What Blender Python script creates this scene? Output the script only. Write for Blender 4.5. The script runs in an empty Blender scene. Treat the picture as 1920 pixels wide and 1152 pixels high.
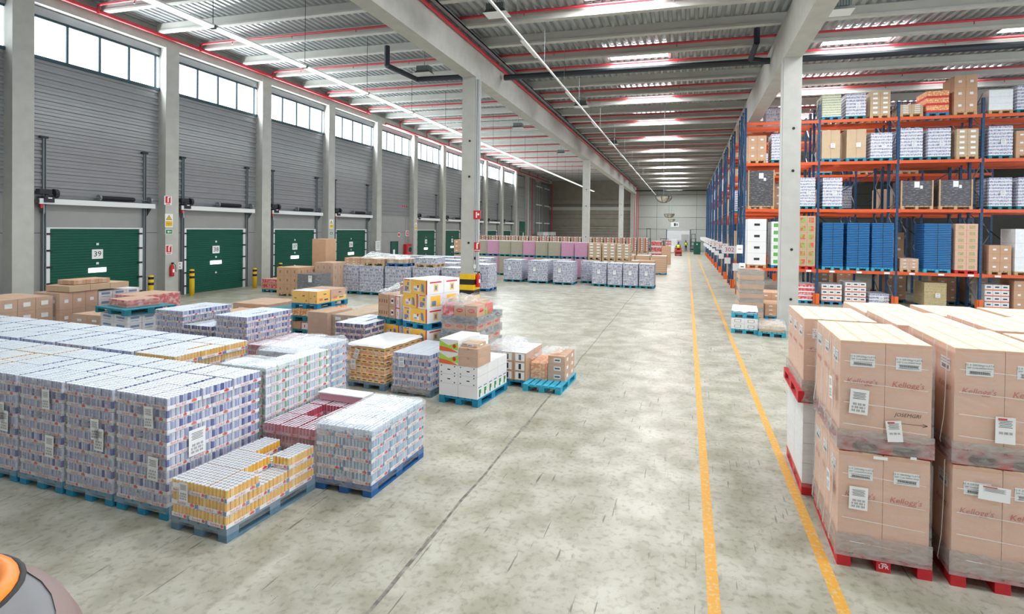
import bpy, math, random
from mathutils import Vector, Matrix, noise
random.seed(7)
S = bpy.context.scene
COL = S.collection
# ------------------------------------------------------------------ camera
cam_d = bpy.data.cameras.new('camera'); cam = bpy.data.objects.new('camera', cam_d); COL.objects.link(cam); S.camera = cam
_y, _p, _r = [math.radians(a) for a in (14.649, .579, .719)]
_f = Vector((-math.sin(_y)*math.cos(_p), math.cos(_y)*math.cos(_p), -math.sin(_p)))
_rt = Vector((math.cos(_y), math.sin(_y), 0)); _u = _rt.cross(_f)
_r2 = _rt*math.cos(_r)+_u*math.sin(_r); _u2 = -_rt*math.sin(_r)+_u*math.cos(_r)
cam.matrix_world = Matrix(((_r2.x, _u2.x, -_f.x, 0), (_r2.y, _u2.y, -_f.y, 0), (_r2.z, _u2.z, -_f.z, 3.25), (0, 0, 0, 1)))
cam_d.sensor_width = 36; cam_d.lens = 973.5/1920*36
cam_d.shift_x = (960-1033.6)/1920; cam_d.shift_y = (441.1-576)/1920
cam_d.clip_start = .05; cam_d.clip_end = 400
# ------------------------------------------------------------------ world, exposure, lights
vs = S.view_settings; vs.view_transform = 'Standard'; vs.look = 'None'; vs.exposure = 0.34; vs.gamma = 1; vs.use_curve_mapping = False
W = bpy.data.worlds.new('world'); S.world = W; W.use_nodes = True
wn = W.node_tree.nodes; wn['Background'].inputs[0].default_value = (.86, .93, 1, 1); wn['Background'].inputs[1].default_value = 4.6
S.cycles.use_denoising = True; S.cycles.max_bounces = 7; S.cycles.diffuse_bounces = 4; S.cycles.glossy_bounces = 3
S.cycles.transparent_max_bounces = 14; S.cycles.transmission_bounces = 3
S.cycles.caustics_reflective = False; S.cycles.caustics_refractive = False; S.cycles.sample_clamp_indirect = 4

def area(name, loc, sx, sy, power, rot, color=(1, 1, 1), spread=math.pi):
    l = bpy.data.lights.new(name, 'AREA'); l.shape = 'RECTANGLE'; l.size = sx; l.size_y = sy; l.energy = power; l.color = color; l.spread = spread
    o = bpy.data.objects.new(name, l); COL.objects.link(o); o.location = loc; o.rotation_euler = rot
    return o
SKY_Y = [9.92+6.21*k for k in range(13)]
SKY_R = SKY_Y[:5]
for yy in SKY_Y:
    area('skylight_daylight', (-2.1, yy, 10.8), 2.4, 1.75, 300 if yy < 45 else 520, (0, 0, 0), (.95, .98, 1))
for yy in (3.7,):
    area('skylight_daylight', (-2.1, yy, 10.8), 2.4, 1.75, 300, (0, 0, 0), (.95, .98, 1))
for yy in (-2.5, 3.7, *SKY_R):
    area('skylight_daylight', (6.4, yy, 10.8), 2.4, 1.75, 300, (0, 0, 0), (.95, .98, 1))
for i in range(10):
    area('window_daylight', (-22.75, 15.9+5.42*i, 10.0), 1.3, 4.8, 400, (0, -math.radians(90), 0), (.9, .97, 1))
for yy in (4, 16, 28, 42, 58, 74):
    area('lamp_line_light', (-14.4, yy, 9.2), .2, 11, 260, (0, 0, 0), (.95, 1, .97))

# ------------------------------------------------------------------ materials
def lin(h):
    h = h.lstrip('#'); r = []
    for i in (0, 2, 4):
        c = int(h[i:i+2], 16)/255; r.append(c/12.92 if c <= .04045 else ((c+.055)/1.055)**2.4)
    return (*r, 1)
MATS = {}
def mat(name, c='#808080', rough=.6, metal=0., var=0., scale=4., c2=None, bump=0., stretch=(1, 1, 1), emit=0., detail=4, thr=None, spec=None):
    m = bpy.data.materials.new(name); m.use_nodes = True; MATS[name] = m
    nt = m.node_tree; b = nt.nodes['Principled BSDF']; N = nt.nodes.new; L = nt.links.new
    b.inputs['Base Color'].default_value = lin(c); b.inputs['Roughness'].default_value = rough; b.inputs['Metallic'].default_value = metal
    if spec is not None: b.inputs['Specular IOR Level'].default_value = spec
    if emit: b.inputs['Emission Color'].default_value = lin(c); b.inputs['Emission Strength'].default_value = emit
    if var or c2 or bump:
        tc = N('ShaderNodeTexCoord'); mp = N('ShaderNodeMapping'); mp.inputs['Scale'].default_value = stretch
        nz = N('ShaderNodeTexNoise'); nz.inputs['Scale'].default_value = scale; nz.inputs['Detail'].default_value = detail
        L(tc.outputs['Object'], mp.inputs[0]); L(mp.outputs[0], nz.inputs['Vector'])
        if var or c2:
            r = N('ShaderNodeValToRGB'); a = lin(c)
            lo, hi = thr or (.3, .7)
            r.color_ramp.elements[0].position = lo; r.color_ramp.elements[1].position = hi
            d = lin(c2) if c2 else tuple(min(1, x*(1+var)) for x in a[:3])+(1,)
            r.color_ramp.elements[0].color = a if c2 else tuple(x*(1-var) for x in a[:3])+(1,)
            r.color_ramp.elements[1].color = d
            L(nz.outputs[0], r.inputs[0]); L(r.outputs[0], b.inputs['Base Color'])
        if bump:
            bp = N('ShaderNodeBump'); bp.inputs['Strength'].default_value = bump; bp.inputs['Distance'].default_value = .02
            L(nz.outputs[0], bp.inputs['Height']); L(bp.outputs[0], b.inputs['Normal'])
    return m

def floor_mat():
    m = mat('polished_concrete_floor', '#b9b8ad', .3); nt = m.node_tree; b = nt.nodes['Principled BSDF']; N = nt.nodes.new; L = nt.links.new
    tc = N('ShaderNodeTexCoord')
    def noise_(sc, det=5, st=(1, 1, 1), rot=0, dist=0):
        mp = N('ShaderNodeMapping'); mp.inputs['Scale'].default_value = st; mp.inputs['Rotation'].default_value = (0, 0, rot)
        n = N('ShaderNodeTexNoise'); n.inputs['Scale'].default_value = sc; n.inputs['Detail'].default_value = det; n.inputs['Distortion'].default_value = dist
        L(tc.outputs['Object'], mp.inputs[0]); L(mp.outputs[0], n.inputs['Vector']); return n.outputs[0]
    def ramp(src, p0, c0, p1, c1):
        r = N('ShaderNodeValToRGB'); r.color_ramp.elements[0].position = p0; r.color_ramp.elements[1].position = p1
        r.color_ramp.elements[0].color = c0; r.color_ramp.elements[1].color = c1; L(src, r.inputs[0]); return r.outputs[0]
    base = ramp(noise_(.55, 6), .35, lin('#afad9f'), .65, lin('#bfbdb1'))
    mott = ramp(noise_(2.2, 10, (1, 1, 1), 0, .2), .36, lin('#cfcdc0'), .62, lin('#ffffff'))
    def mul(a, c, f=1.):
        x = N('ShaderNodeMix'); x.data_type = 'RGBA'; x.blend_type = 'MULTIPLY'; x.inputs[0].default_value = f
        L(a, x.inputs[6]); L(c, x.inputs[7]); return x.outputs[2]
    c = mul(base, mott, .75)
    c = mul(c, ramp(noise_(14, 8, (1, 1, 1), 0, .3), .3, lin('#c9c6ba'), .5, lin('#ffffff')), .7)
    for rot, st, sc, p in ((.25, (1, .05, 1), 26, .3), (-.9, (1, .06, 1), 20, .285), (1.2, (1, .08, 1), 24, .28)):
        n1 = noise_(sc, 3, st, rot); s = ramp(n1, p-.02, lin('#6c6a62'), p+.02, (1, 1, 1, 1)); c = mul(c, s, .7)
    sp = ramp(noise_(38, 4), .27, lin('#5b594f'), .32, (1, 1, 1, 1)); c = mul(c, sp, .7)
    # cast construction bays: joints as thin dark lines
    L(c, b.inputs['Base Color'])
    rr = N('ShaderNodeMapRange'); rr.inputs[3].default_value = .22; rr.inputs[4].default_value = .5; L(noise_(1.3, 4), rr.inputs[0]); L(rr.outputs[0], b.inputs['Roughness'])
    return m
floor_mat()
def film_mat(name, alpha, col='#f2f6f8', rough=.18, wr=14., bump=.8):
    m = bpy.data.materials.new(name); m.use_nodes = True; MATS[name] = m; nt = m.node_tree; N = nt.nodes.new; L = nt.links.new
    b = nt.nodes['Principled BSDF']; out = nt.nodes['Material Output']
    b.inputs['Base Color'].default_value = lin(col); b.inputs['Roughness'].default_value = rough; b.inputs['Specular IOR Level'].default_value = .8
    tr = N('ShaderNodeBsdfTransparent'); mx = N('ShaderNodeMixShader')
    tc = N('ShaderNodeTexCoord'); mp = N('ShaderNodeMapping'); mp.inputs['Scale'].default_value = (1, 1, 3.2); mp.inputs['Rotation'].default_value = (.25, .2, .1)
    nz = N('ShaderNodeTexNoise'); nz.inputs['Scale'].default_value = wr; nz.inputs['Detail'].default_value = 3; nz.inputs['Distortion'].default_value = 1.2
    L(tc.outputs['Object'], mp.inputs[0]); L(mp.outputs[0], nz.inputs['Vector'])
    bp = N('ShaderNodeBump'); bp.inputs['Strength'].default_value = bump; bp.inputs['Distance'].default_value = .015
    L(nz.outputs[0], bp.inputs['Height']); L(bp.outputs[0], b.inputs['Normal'])
    mr = N('ShaderNodeMapRange'); mr.inputs[1].default_value = .35; mr.inputs[2].default_value = .75
    mr.inputs[3].default_value = alpha*.65; mr.inputs[4].default_value = min(.95, alpha*1.7); L(nz.outputs[0], mr.inputs[0]); L(mr.outputs[0], mx.inputs[0])
    L(tr.outputs[0], mx.inputs[1]); L(b.outputs[0], mx.inputs[2]); L(mx.outputs[0], out.inputs[0])
film_mat('stretch_film', .13, wr=4.5, bump=.25); film_mat('front_shade_film', .27, '#c9c5c4', .35, 3.5, .2); film_mat('cloudy_film', .3, '#f2f7fa', .22, 7, .5); film_mat('grey_wrap_band', .5, '#b9b6b4', .22, 5, .4)
mat('concrete', '#bdbdb8', .8, var=.08, scale=3, bump=.1, detail=8); mat('concrete_light', '#bdbdb8', .75, var=.07, scale=2.5, detail=8, bump=.08)
mat('beam_concrete', '#bcbcb6', .85, var=.05, scale=2); mat('wall_panel', '#9c9c9c', .75, var=.04, scale=1.5)
mat('corrugated_grey', '#9fa1a5', .3, metal=.4, var=.03, scale=2); mat('deck_steel', '#b9bec0', .3, metal=.35, var=.06, scale=2)
mat('back_wall_grey', '#bcbfb9', .8, var=.04); mat('back_wall_brown', '#958f84', .85, var=.08, scale=1.2); mat('seam_dark', '#56585a', .8)
mat('door_green', '#0b5646', .38, var=.04, scale=2); mat('galvanised', '#8f979c', .45, metal=.6); mat('dark_steel', '#2c3238', .5, metal=.3)
mat('black_rubber', '#17181a', .6); mat('frame_teal', '#2f4c58', .5); mat('window_sky', '#f4fbff', .2, emit=3.2); mat('skylight_pane', '#f8fcff', .3, emit=3.6)
mat('lamp_diffuser', '#f2fff8', .3, emit=1.0); mat('white_plastic', '#e6e8ea', .5); mat('door_slot', '#ffffff', .3, emit=2.6)
mat('pipe_red', '#c3303c', .4); mat('pipe_dark', '#2b3039', .45); mat('yellow_paint', '#efc11d', .5, var=.08, scale=6); mat('black_paint', '#24211f', .5)
mat('line_yellow', '#d79c38', .5, c2='#c9b98c', scale=22, thr=(.5, .72)); mat('joint_dark', '#6d6a62', .8, c2='#a5a298', scale=9, thr=(.4, .7))
mat('pallet_blue', '#1b86ac', .7, var=.22, scale=7, bump=.1); mat('pallet_teal', '#1c7c8c', .7, var=.2, scale=7); mat('pallet_deep_blue', '#1f5f9c', .7, var=.2, scale=7)
mat('pallet_grey_blue', '#5f7f93', .75, var=.2, scale=8); mat('pallet_wood', '#c2a27a', .8, var=.15, scale=7); mat('pallet_red', '#c9222b', .55, var=.15, scale=7)
mat('pallet_light_blue', '#38a6c4', .7, var=.2, scale=7)
mat('rack_blue', '#214a72', .45); mat('rack_orange', '#dd5a2b', .45, var=.06); mat('rack_brace', '#9aa2a8', .4, metal=.5); mat('foot_orange', '#ea6a2c', .5)
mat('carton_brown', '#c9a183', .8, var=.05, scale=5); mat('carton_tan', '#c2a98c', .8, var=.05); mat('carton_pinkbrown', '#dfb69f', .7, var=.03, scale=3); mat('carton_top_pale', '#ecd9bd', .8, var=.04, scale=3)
mat('carton_white', '#e9e9ea', .7, var=.02); mat('carton_yellow', '#ffc850', .6); mat('print_red', '#d8363a', .6); mat('print_blue', '#5f86b4', .6); mat('print_purple', '#8f82b4', .6)
mat('print_green', '#5fae4e', .6); mat('print_dark_green', '#2f7b4c', .6); mat('print_lime', '#b3d24b', .6); mat('print_orange', '#e8683c', .6); mat('print_ink', '#2b2b33', .7)
mat('print_script', '#c65f58', .7); mat('paper_white', '#f1f3f4', .6); mat('tape_brown', '#b5835c', .4); mat('carton_seam', '#8d6a50', .9)
mat('tray_board', '#f0eef0', .6); mat('lid_silver', '#e2eaf2', .3, metal=.1)
mat('can_silver', '#d3d9ea', .3, metal=.05); mat('can_blue', '#4a569f', .3); mat('can_lilac', '#adb6dc', .3, metal=.05)
mat('can_yellow', '#eebb52', .35); mat('can_yellow_light', '#f3d28c', .35); mat('can_red', '#bd5468', .35); mat('can_pink', '#dc9cab', .35)
mat('can_green', '#85b48c', .35, metal=.0); mat('can_pale', '#d6e2e2', .3, metal=.05); mat('can_ice', '#b7cfe4', .3, metal=.05); mat('can_ice_dark', '#8fabc6', .3, metal=.05)
mat('tray_grey', '#bcbcc6', .6); mat('far_can_grey', '#8a8da6', .5, c2='#d2d3dc', scale=8, thr=(.42, .6), stretch=(1.6, 1.6, 1), detail=3); mat('far_can_dark', '#7f84ab', .5, c2='#d6d7e1', scale=14, thr=(.4, .62), stretch=(1.6, 1.6, 1.2), detail=3)
mat('cream_goods', '#c9c6a0', .6, c2='#8fa77e', scale=26, thr=(.48, .6)); mat('film_white_top', '#eef1f5', .35, var=.05, scale=9, bump=.5); mat('pink_goods', '#c591ab', .6, var=.08, scale=12); mat('olive_goods', '#a8a08d', .7, var=.06, scale=9)
mat('gold_goods', '#c3b37e', .6, c2='#a49c78', scale=20, thr=(.45, .6)); mat('black_wrap', '#4c4b50', .3, c2='#94949a', scale=7, thr=(.5, .75), stretch=(1, 1, 5)); mat('dark_plastic', '#2d2f36', .35)
mat('tray_blue', '#1f6fae', .5, var=.06, scale=6); mat('hi_vis', '#d7f23a', .7); mat('navy_cloth', '#28324a', .8); mat('skin', '#c58e6e', .6); mat('truck_rim', '#8b7672', .6); mat('truck_red', '#c94436', .45); mat('truck_grey', '#77777b', .5, var=.06); mat('truck_orange', '#f98a1e', .45)
mat('sign_red', '#d3262f', .5); mat('sign_green', '#1f8a57', .5); mat('box_dark_red', '#7c2b38', .4); mat('multi_goods', '#d95a55', .5, c2='#86b95a', scale=6, thr=(.45, .55)); mat('orange_goods', '#e98a4d', .5, c2='#f1d5a9', scale=16, thr=(.45, .6)); mat('red_goods', '#d84a50', .45, c2='#ecc6c6', scale=9, thr=(.45, .65))
mat('box_teal_dark', '#3a5964', .5); mat('lamp_metal', '#6b716f', .4, metal=.6); mat('mirror_cap', '#cdc8b8', .22, metal=.6)

# ------------------------------------------------------------------ mesh builder
TXT = {}
def text_geo(s):
    if s in TXT: return TXT[s]
    cu = bpy.data.curves.new('t', 'FONT'); cu.body = s; cu.size = 1; cu.align_x = 'CENTER'; cu.align_y = 'CENTER'; cu.resolution_u = 2
    o = bpy.data.objects.new('t', cu); COL.objects.link(o)
    dg = bpy.context.evaluated_depsgraph_get(); dg.update(); me = o.evaluated_get(dg).to_mesh()
    TXT[s] = ([(v.co.x, v.co.y) for v in me.vertices], [tuple(p.vertices) for p in me.polygons])
    bpy.data.objects.remove(o); bpy.data.curves.remove(cu)
    return TXT[s]

class MB:
    def __init__(s): s.v = []; s.f = []; s.m = []; s.mats = []
    def mi(s, m):
        if m not in s.mats: s.mats.append(m)
        return s.mats.index(m)
    def poly(s, pts, m):
        k = len(s.v); s.v += [tuple(p) for p in pts]; s.f.append(tuple(range(k, k+len(pts)))); s.m.append(s.mi(m)); return s
    def box(s, x0, y0, z0, x1, y1, z1, m, top=None, T=None):
        k = len(s.v); P = [(x0, y0, z0), (x1, y0, z0), (x1, y1, z0), (x0, y1, z0), (x0, y0, z1), (x1, y0, z1), (x1, y1, z1), (x0, y1, z1)]
        if T: P = [tuple(T @ Vector(p)) for p in P]
        s.v += P
        for i, q in enumerate(((0, 3, 2, 1), (4, 5, 6, 7), (0, 1, 5, 4), (1, 2, 6, 5), (2, 3, 7, 6), (3, 0, 4, 7))):
            s.f.append(tuple(k+a for a in q)); s.m.append(s.mi(top if (top and i == 1) else m))
        return s
    def bar(s, a, b, w, h, m):           # rectangular bar between two points
        a = Vector(a); b = Vector(b); d = b-a; L = d.length
        q = d.to_track_quat('Z', 'Y' if abs(d.normalized().y) < .9 else 'X').to_matrix().to_4x4(); T = Matrix.Translation(a) @ q
        return s.box(-w/2, -h/2, 0, w/2, h/2, L, m, T=T)
    def tube(s, a, b, r, m, n=10, r2=None, caps=True, top=None):
        a = Vector(a); b = Vector(b); d = (b-a).normalized(); q = d.to_track_quat('Z', 'Y'); r2 = r if r2 is None else r2; k = len(s.v)
        for P, rr in ((a, r), (b, r2)):
            for i in range(n):
                t = 2*math.pi*i/n; s.v.append(tuple(P+q @ Vector((rr*math.cos(t), rr*math.sin(t), 0))))
        for i in range(n):
            j = (i+1) % n; s.f.append((k+i, k+j, k+n+j, k+n+i)); s.m.append(s.mi(m))
        if caps:
            s.f.append(tuple(k+i for i in reversed(range(n)))); s.m.append(s.mi(m)); s.f.append(tuple(k+n+i for i in range(n))); s.m.append(s.mi(top or m))
        return s
    def path(s, pts, r, m, n=8):
        for a, b in zip(pts, pts[1:]): s.tube(a, b, r, m, n)
        return s
    def lathe(s, prof, c, m, n=16, axis='Z', mats=None):
        k = len(s.v); c = Vector(c)
        for (r, z) in prof:
            for i in range(n):
                t = 2*math.pi*i/n; p = Vector((r*math.cos(t), r*math.sin(t), z))
                if axis == 'X': p = Vector((p.z, p.x, p.y))
                if axis == 'Y': p = Vector((p.x, p.z, p.y))
                s.v.append(tuple(c+p))
        for a in range(len(prof)-1):
            for i in range(n):
                j = (i+1) % n; s.f.append((k+a*n+i, k+a*n+j, k+(a+1)*n+j, k+(a+1)*n+i)); s.m.append(s.mi(mats[a] if mats else m))
        return s
    def text(s, t, o, u, v, size, m, slant=0., off=.0):
        vs_, fs = text_geo(t); u = Vector(u).normalized(); v = Vector(v).normalized(); o = Vector(o)+u.cross(v)*off; k = len(s.v); i = s.mi(m)
        for (x, y) in vs_: s.v.append(tuple(o+u*(x*size+slant*y*size)+v*(y*size)))
        for f in fs: s.f.append(tuple(k+a for a in f)); s.m.append(i)
        return s
    def rect(s, o, u, v, w, h, m, off=.002):     # centred rectangle
        u = Vector(u).normalized(); v = Vector(v).normalized(); n = u.cross(v); o = Vector(o)+n*off
        return s.poly([o-u*w/2-v*h/2, o+u*w/2-v*h/2, o+u*w/2+v*h/2, o-u*w/2+v*h/2], m)
    def mesh(s, name, smooth=False):
        me = bpy.data.meshes.new(name); me.from_pydata(s.v, [], s.f)
        for m in s.mats: me.materials.append(MATS[m])
        me.polygons.foreach_set('material_index', s.m)
        if smooth: me.polygons.foreach_set('use_smooth', [True]*len(s.f))
        me.update(); return me

def obj(name, data, parent=None, loc=(0, 0, 0), rz=0., label=None, kind=None, rot=None):
    if isinstance(data, MB): data = data.mesh(name)
    o = bpy.data.objects.new(name, data); COL.objects.link(o); o.location = loc; o.rotation_euler = rot or (0, 0, rz)
    if parent: o.parent = parent
    if label: o['label'] = label
    if kind: o['kind'] = kind
    return o
def tag(o, label, cat, group=None):
    o['label'] = label; o['category'] = cat
    if group: o['group'] = group
    return o
def thing(name, label, cat, loc=(0, 0, 0), rz=0., group=None):
    o = bpy.data.objects.new(name, None); COL.objects.link(o); o.location = loc; o.rotation_euler = (0, 0, rz); o.empty_display_size = .1
    return tag(o, label, cat, group)
X = (1, 0, 0); Y = (0, 1, 0); Z = (0, 0, 1); NX = (-1, 0, 0); NY = (0, -1, 0)
# face frames: front (-Y): u=X,v=Z ; right (+X): u=Y,v=Z ; left (-X): u=-Y,v=Z ; top: u=X,v=Y
ORD = ['first', 'second', 'third', 'fourth', 'fifth', 'sixth', 'seventh', 'eighth', 'ninth', 'tenth', 'eleventh', 'twelfth', 'thirteenth', 'fourteenth', 'fifteenth', 'sixteenth', 'seventeenth', 'eighteenth', 'nineteenth', 'twentieth']

# ------------------------------------------------------------------ building shell
XW = -22.9; YB = 90; YL = 86
fl = MB(); fl.box(-23.3, -8, -.3, 32, 100, 0, 'polished_concrete_floor')
fo = obj('floor', fl, kind='structure')
jm = MB()
def wob(a, b, w, m, amp, seed, n=60, z=.0015):
    a = Vector(a); b = Vector(b); d = (b-a); q = Vector((-d.y, d.x)).normalized(); L = []
    for i in range(n+1):
        t = i/n; p = a+d*t; o = noise.noise(Vector((t*n*.35, seed, 0)))*amp; ww = w*(.6+.8*abs(noise.noise(Vector((t*n*.6, seed+9, 0)))))
        L.append((p+q*(o-ww/2), p+q*(o+ww/2)))
    for (p, r), (p2, r2) in zip(L, L[1:]): jm.poly([(p.x, p.y, z), (p2.x, p2.y, z), (r2.x, r2.y, z), (r.x, r.y, z)], m)
wob((-2.55, -6), (-2.55, 13.5), .05, 'joint_dark', .05, 1); wob((-2.55, 13.5), (-2.75, 60), .03, 'joint_dark', .04, 2)
for yy in (13.16, 26.6, 40, 53): wob((-14, yy+.1), (10, yy), .018, 'joint_dark', .02, yy)
obj('floor_joint', jm, fo, label='dark sawn joint lines in the concrete')
for k, (x, lb) in enumerate(((.275, 'yellow painted floor line running the length of the aisle, further from the racks'), (1.35, 'yellow painted floor line running along the aisle nearer the blue racks'))):
    b = MB(); 
    for i in range(96): b.poly([(x-.055, -6+i, .002), (x+.055, -6+i, .002), (x+.055, -5+i, .002), (x-.055, -5+i, .002)], 'line_yellow')
    tag(obj('floor_line', b), lb, 'floor marking', 'yellow floor lines')

# left wall
EDG = [13.2+5.42*i for i in range(-3, 15)]      # far (right) face of every pilaster
PW = .62
nd = 0
DOORS = {0: '39', 1: '38', 2: '37', 3: '36', 5: '34', 6: '33', 7: '32', 8: '31', 9: '30'}
wl = MB()
wl.box(XW-.3, -8, 0, XW-.06, YL+4, .0+9.3, 'wall_panel')
wl.box(XW-.3, -8, 10.78, XW-.02, YL+4, 12.45, 'wall_panel')
for i in range(10, 14): wl.box(XW-.1, EDG[i+3] if i+3 < len(EDG) else YL, 9.2, XW-.02, min(EDG[min(i+4, 17)], YL), 10.9, 'wall_panel')
obj('wall_left', wl, kind='structure')
def corr_panel(y0, y1, z0, z1):
    b = MB(); n = int((z1-z0)/.26); prof = []
    z = z0
    for k in range(n):
        d = (z1-z0)/n; prof += [(XW, z), (XW, z+d*.38), (XW+.045, z+d*.5), (XW+.045, z+d*.88)]; z += d
    prof.append((XW, z1))
    for (a, za), (c, zc) in zip(prof, prof[1:]): b.poly([(a, y0, za), (a, y1, za), (c, y1, zc), (c, y0, zc)], 'corrugated_grey')
    return b
SIGN_EL = []
for i in range(-1, 13):
    y0 = EDG[i+3]; y1 = EDG[i+4]-PW if i+4 < len(EDG) else YL
    y0 = y0; yb0, yb1 = y0, y0+5.42-PW
    if yb1 > YL: yb1 = YL
    # pilaster at start of bay
    p = MB(); p.box(XW-.05, y0-PW, 0, XW+.45, y0, 11.25, 'concrete_light'); p.box(XW-.05, y0-PW-.02, 11.1, XW+.3, y0+.02, 11.3, 'concrete')
    obj('trim_%d' % (i+2), p, kind='structure')
    if i <= 9:
        obj('trim_%d' % (i+40), corr_panel(yb0, yb1, 4.2, 9.25), kind='structure')
        # window
        w = MB(); w.box(XW-.02, yb0, 9.22, XW+.1, yb1, 9.34, 'frame_teal'); w.box(XW-.02, yb0, 10.72, XW+.06, yb1, 10.8, 'frame_teal')
        for k in range(5):
            yy = yb0+.15+(yb1-yb0-.3)*k/4*1.0; w.box(XW-.02, yy-.035, 9.34, XW+.05, yy+.035, 10.72, 'frame_teal')
        wo = obj('window_%d' % (i+2), w, kind='structure')
        g = MB(); g.poly([(XW-.01, yb0, 9.3), (XW-.01, yb1, 9.3), (XW-.01, yb1, 10.76), (XW-.01, yb0, 10.76)], 'window_sky'); obj('window_pane', g, wo)
        lt = MB(); lt.box(XW-.05, yb0, 10.8, XW+.12, yb1, 11.1, 'corrugated_grey'); obj('trim_%d' % (i+60), lt, kind='structure')
    # flat lower panel seams
    s = MB(); s.box(XW-.06, yb0, 0, XW-.02, yb1, 4.2 if i <= 9 else 9.3, 'wall_panel')
    for zz in (2.9,) if i <= 9 else (1.6, 3.2, 4.8, 6.4, 8.0): s.box(XW-.03, yb0, zz-.012, XW-.015, yb1, zz+.012, 'seam_dark')
    for yy in (yb0+.12, yb1-.55): s.box(XW-.03, yy-.01, 0, XW-.013, yy+.01, 4.2, 'seam_dark')
    obj('trim_%d' % (i+80), s, kind='structure')
eb = MB(); eb.box(XW-.05, -8, 11.12, XW+.42, YL+3, 11.62, 'concrete'); eb.box(XW-.05, -8, 11.62, XW+.12, YL+3, 12.45, 'beam_concrete'); obj('trim_20', eb, kind='structure')

def dock_door(i, num):
    y0 = 13.92+5.42*i; y1 = y0+3.25; yc = (y0+y1)/2; h = 3.06
    d = bpy.data.objects.new('door_%d' % (i+1), None); COL.objects.link(d); d.location = (XW, yc, 0); d['kind'] = 'structure'
    hw = (y1-y0)/2
    b = MB(); n = 30
    for k in range(n):
        z0 = h*k/n; z1 = h*(k+1)/n; b.poly([(.0, -hw, z0), (.0, hw, z0), (.0, hw, z0+.02), (.0, -hw, z0+.02)], 'door_green')
        b.poly([(.0, -hw, z0+.02), (0, hw, z0+.02), (.018, hw, z0+.035), (.018, -hw, z0+.035)], 'door_green'); b.poly([(.018, -hw, z0+.035), (.018, hw, z0+.035), (.018, hw, z1-.015), (.018, -hw, z1-.015)], 'door_green')
        b.poly([(.018, -hw, z1-.015), (.018, hw, z1-.015), (0, hw, z1), (0, -hw, z1)], 'door_green')
    leaf = obj('door_leaf', b, d, label='dark green ribbed sectional leaf')
    f = MB(); f.box(-.02, -hw-.14, 0, .06, -hw, h+.05, 'white_plastic'); f.box(-.02, hw, 0, .06, hw+.14, h+.05, 'white_plastic'); f.box(-.02, -hw, h, .05, hw, h+.05, 'white_plastic')
    for k in range(5):
        for sgn in (-1, 1): f.box(.05, sgn*(hw+.02)-.09, .35+k*.62, .09, sgn*(hw+.02)+.09, .42+k*.62, 'dark_steel')
    obj('door_frame', f, d, label='white jambs with dark roller brackets')
    for sgn, hh in ((-1, 6.45), (1, 6.4)):
        r = MB(); yy = sgn*(hw+.2); r.box(.02, yy-.05, 0, .05, yy+.05, hh, 'galvanised'); r.box(.05, yy-.05, 0, .12, yy-.03, hh, 'galvanised'); r.box(.05, yy+.03, 0, .12, yy+.05, hh, 'galvanised'); r.box(.02, yy-.14, hh-.08, .14, yy+.1, hh, 'dark_steel')
        obj('guide_rail', r, d)
    s = MB(); s.box(.02, -hw-.5, 4.0, .34, hw+.45, 4.12, 'galvanised'); s.box(.3, -hw-.5, 3.96, .36, hw+.45, 4.16, 'white_plastic')
    for yy in (-hw-.3, hw+.3): s.poly([(.02, yy, 4.0), (.34, yy, 4.0), (.02, yy, 3.6)], 'galvanised'); s.poly([(.02, yy+.03, 4.0), (.02, yy+.03, 3.6), (.34, yy+.03, 4.0)], 'galvanised')
    obj('spring_shelf', s, d)
    sp = MB(); sp.tube((.24, -.05, 4.3), (.24, 1.25, 4.3), .085, 'black_rubber', 12); sp.tube((.24, -hw-.2, 4.3), (.24, hw+.35, 4.3), .018, 'galvanised', 6)
    for k in range(22): sp.tube((.24, -.03+k*.058, 4.3), (.24, -.01+k*.058, 4.3), .094, 'dark_steel', 10)
    sp.tube((.24, hw+.25, 4.3), (.24, hw+.32, 4.3), .16, 'galvanised', 12); sp.tube((.24, -.12, 4.3), (.24, -.06, 4.3), .13, 'galvanised', 10)
    obj('torsion_spring', sp, d, label='black torsion spring on a thin shaft')
    mo = MB(); mo.box(.12, -hw-.38, 4.02, .42, -hw-.08, 4.24, 'dark_plastic'); mo.box(.16, -hw-.5, 4.32, .36, -hw-.12, 4.5, 'dark_plastic'); mo.tube((.24, -hw-.02, 4.36), (.24, -hw+.1, 4.36), .17, 'dark_steel', 12)
    mo.box(.41, -hw-.28, 4.16, .43, -hw-.16, 4.2, 'paper_white'); mo.box(.2, -hw-.42, 3.82, .28, -hw-.34, 4.0, 'print_red')
    mo.tube((.24, -hw-.3, 3.6), (.24, -hw-.3, 3.95), .03, 'galvanised', 6); obj('door_motor', mo, d, label='black motor with a pulley wheel')
    pl = MB(); pl.box(.02, -.2, 1.86, .03, .2, 2.24, 'paper_white'); pl.text(num, (.034, 0, 2.05), Y, Z, .3, 'print_ink'); obj('number_plate', pl, leaf, label='white plate reading '+num)
    sl = MB(); sl.box(.02, -.32, 1.32, .035, .32, 1.5, 'door_slot'); obj('vision_slot', sl, leaf, label='bright daylight slot')
    dt = MB()
    for z in (.9, 1.68, 2.45): dt.box(.02, -.045, z-.045, .035, .045, z+.045, 'white_plastic')
    obj('door_bolt', dt, leaf)
for i, n_ in DOORS.items(): dock_door(i, n_)
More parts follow.
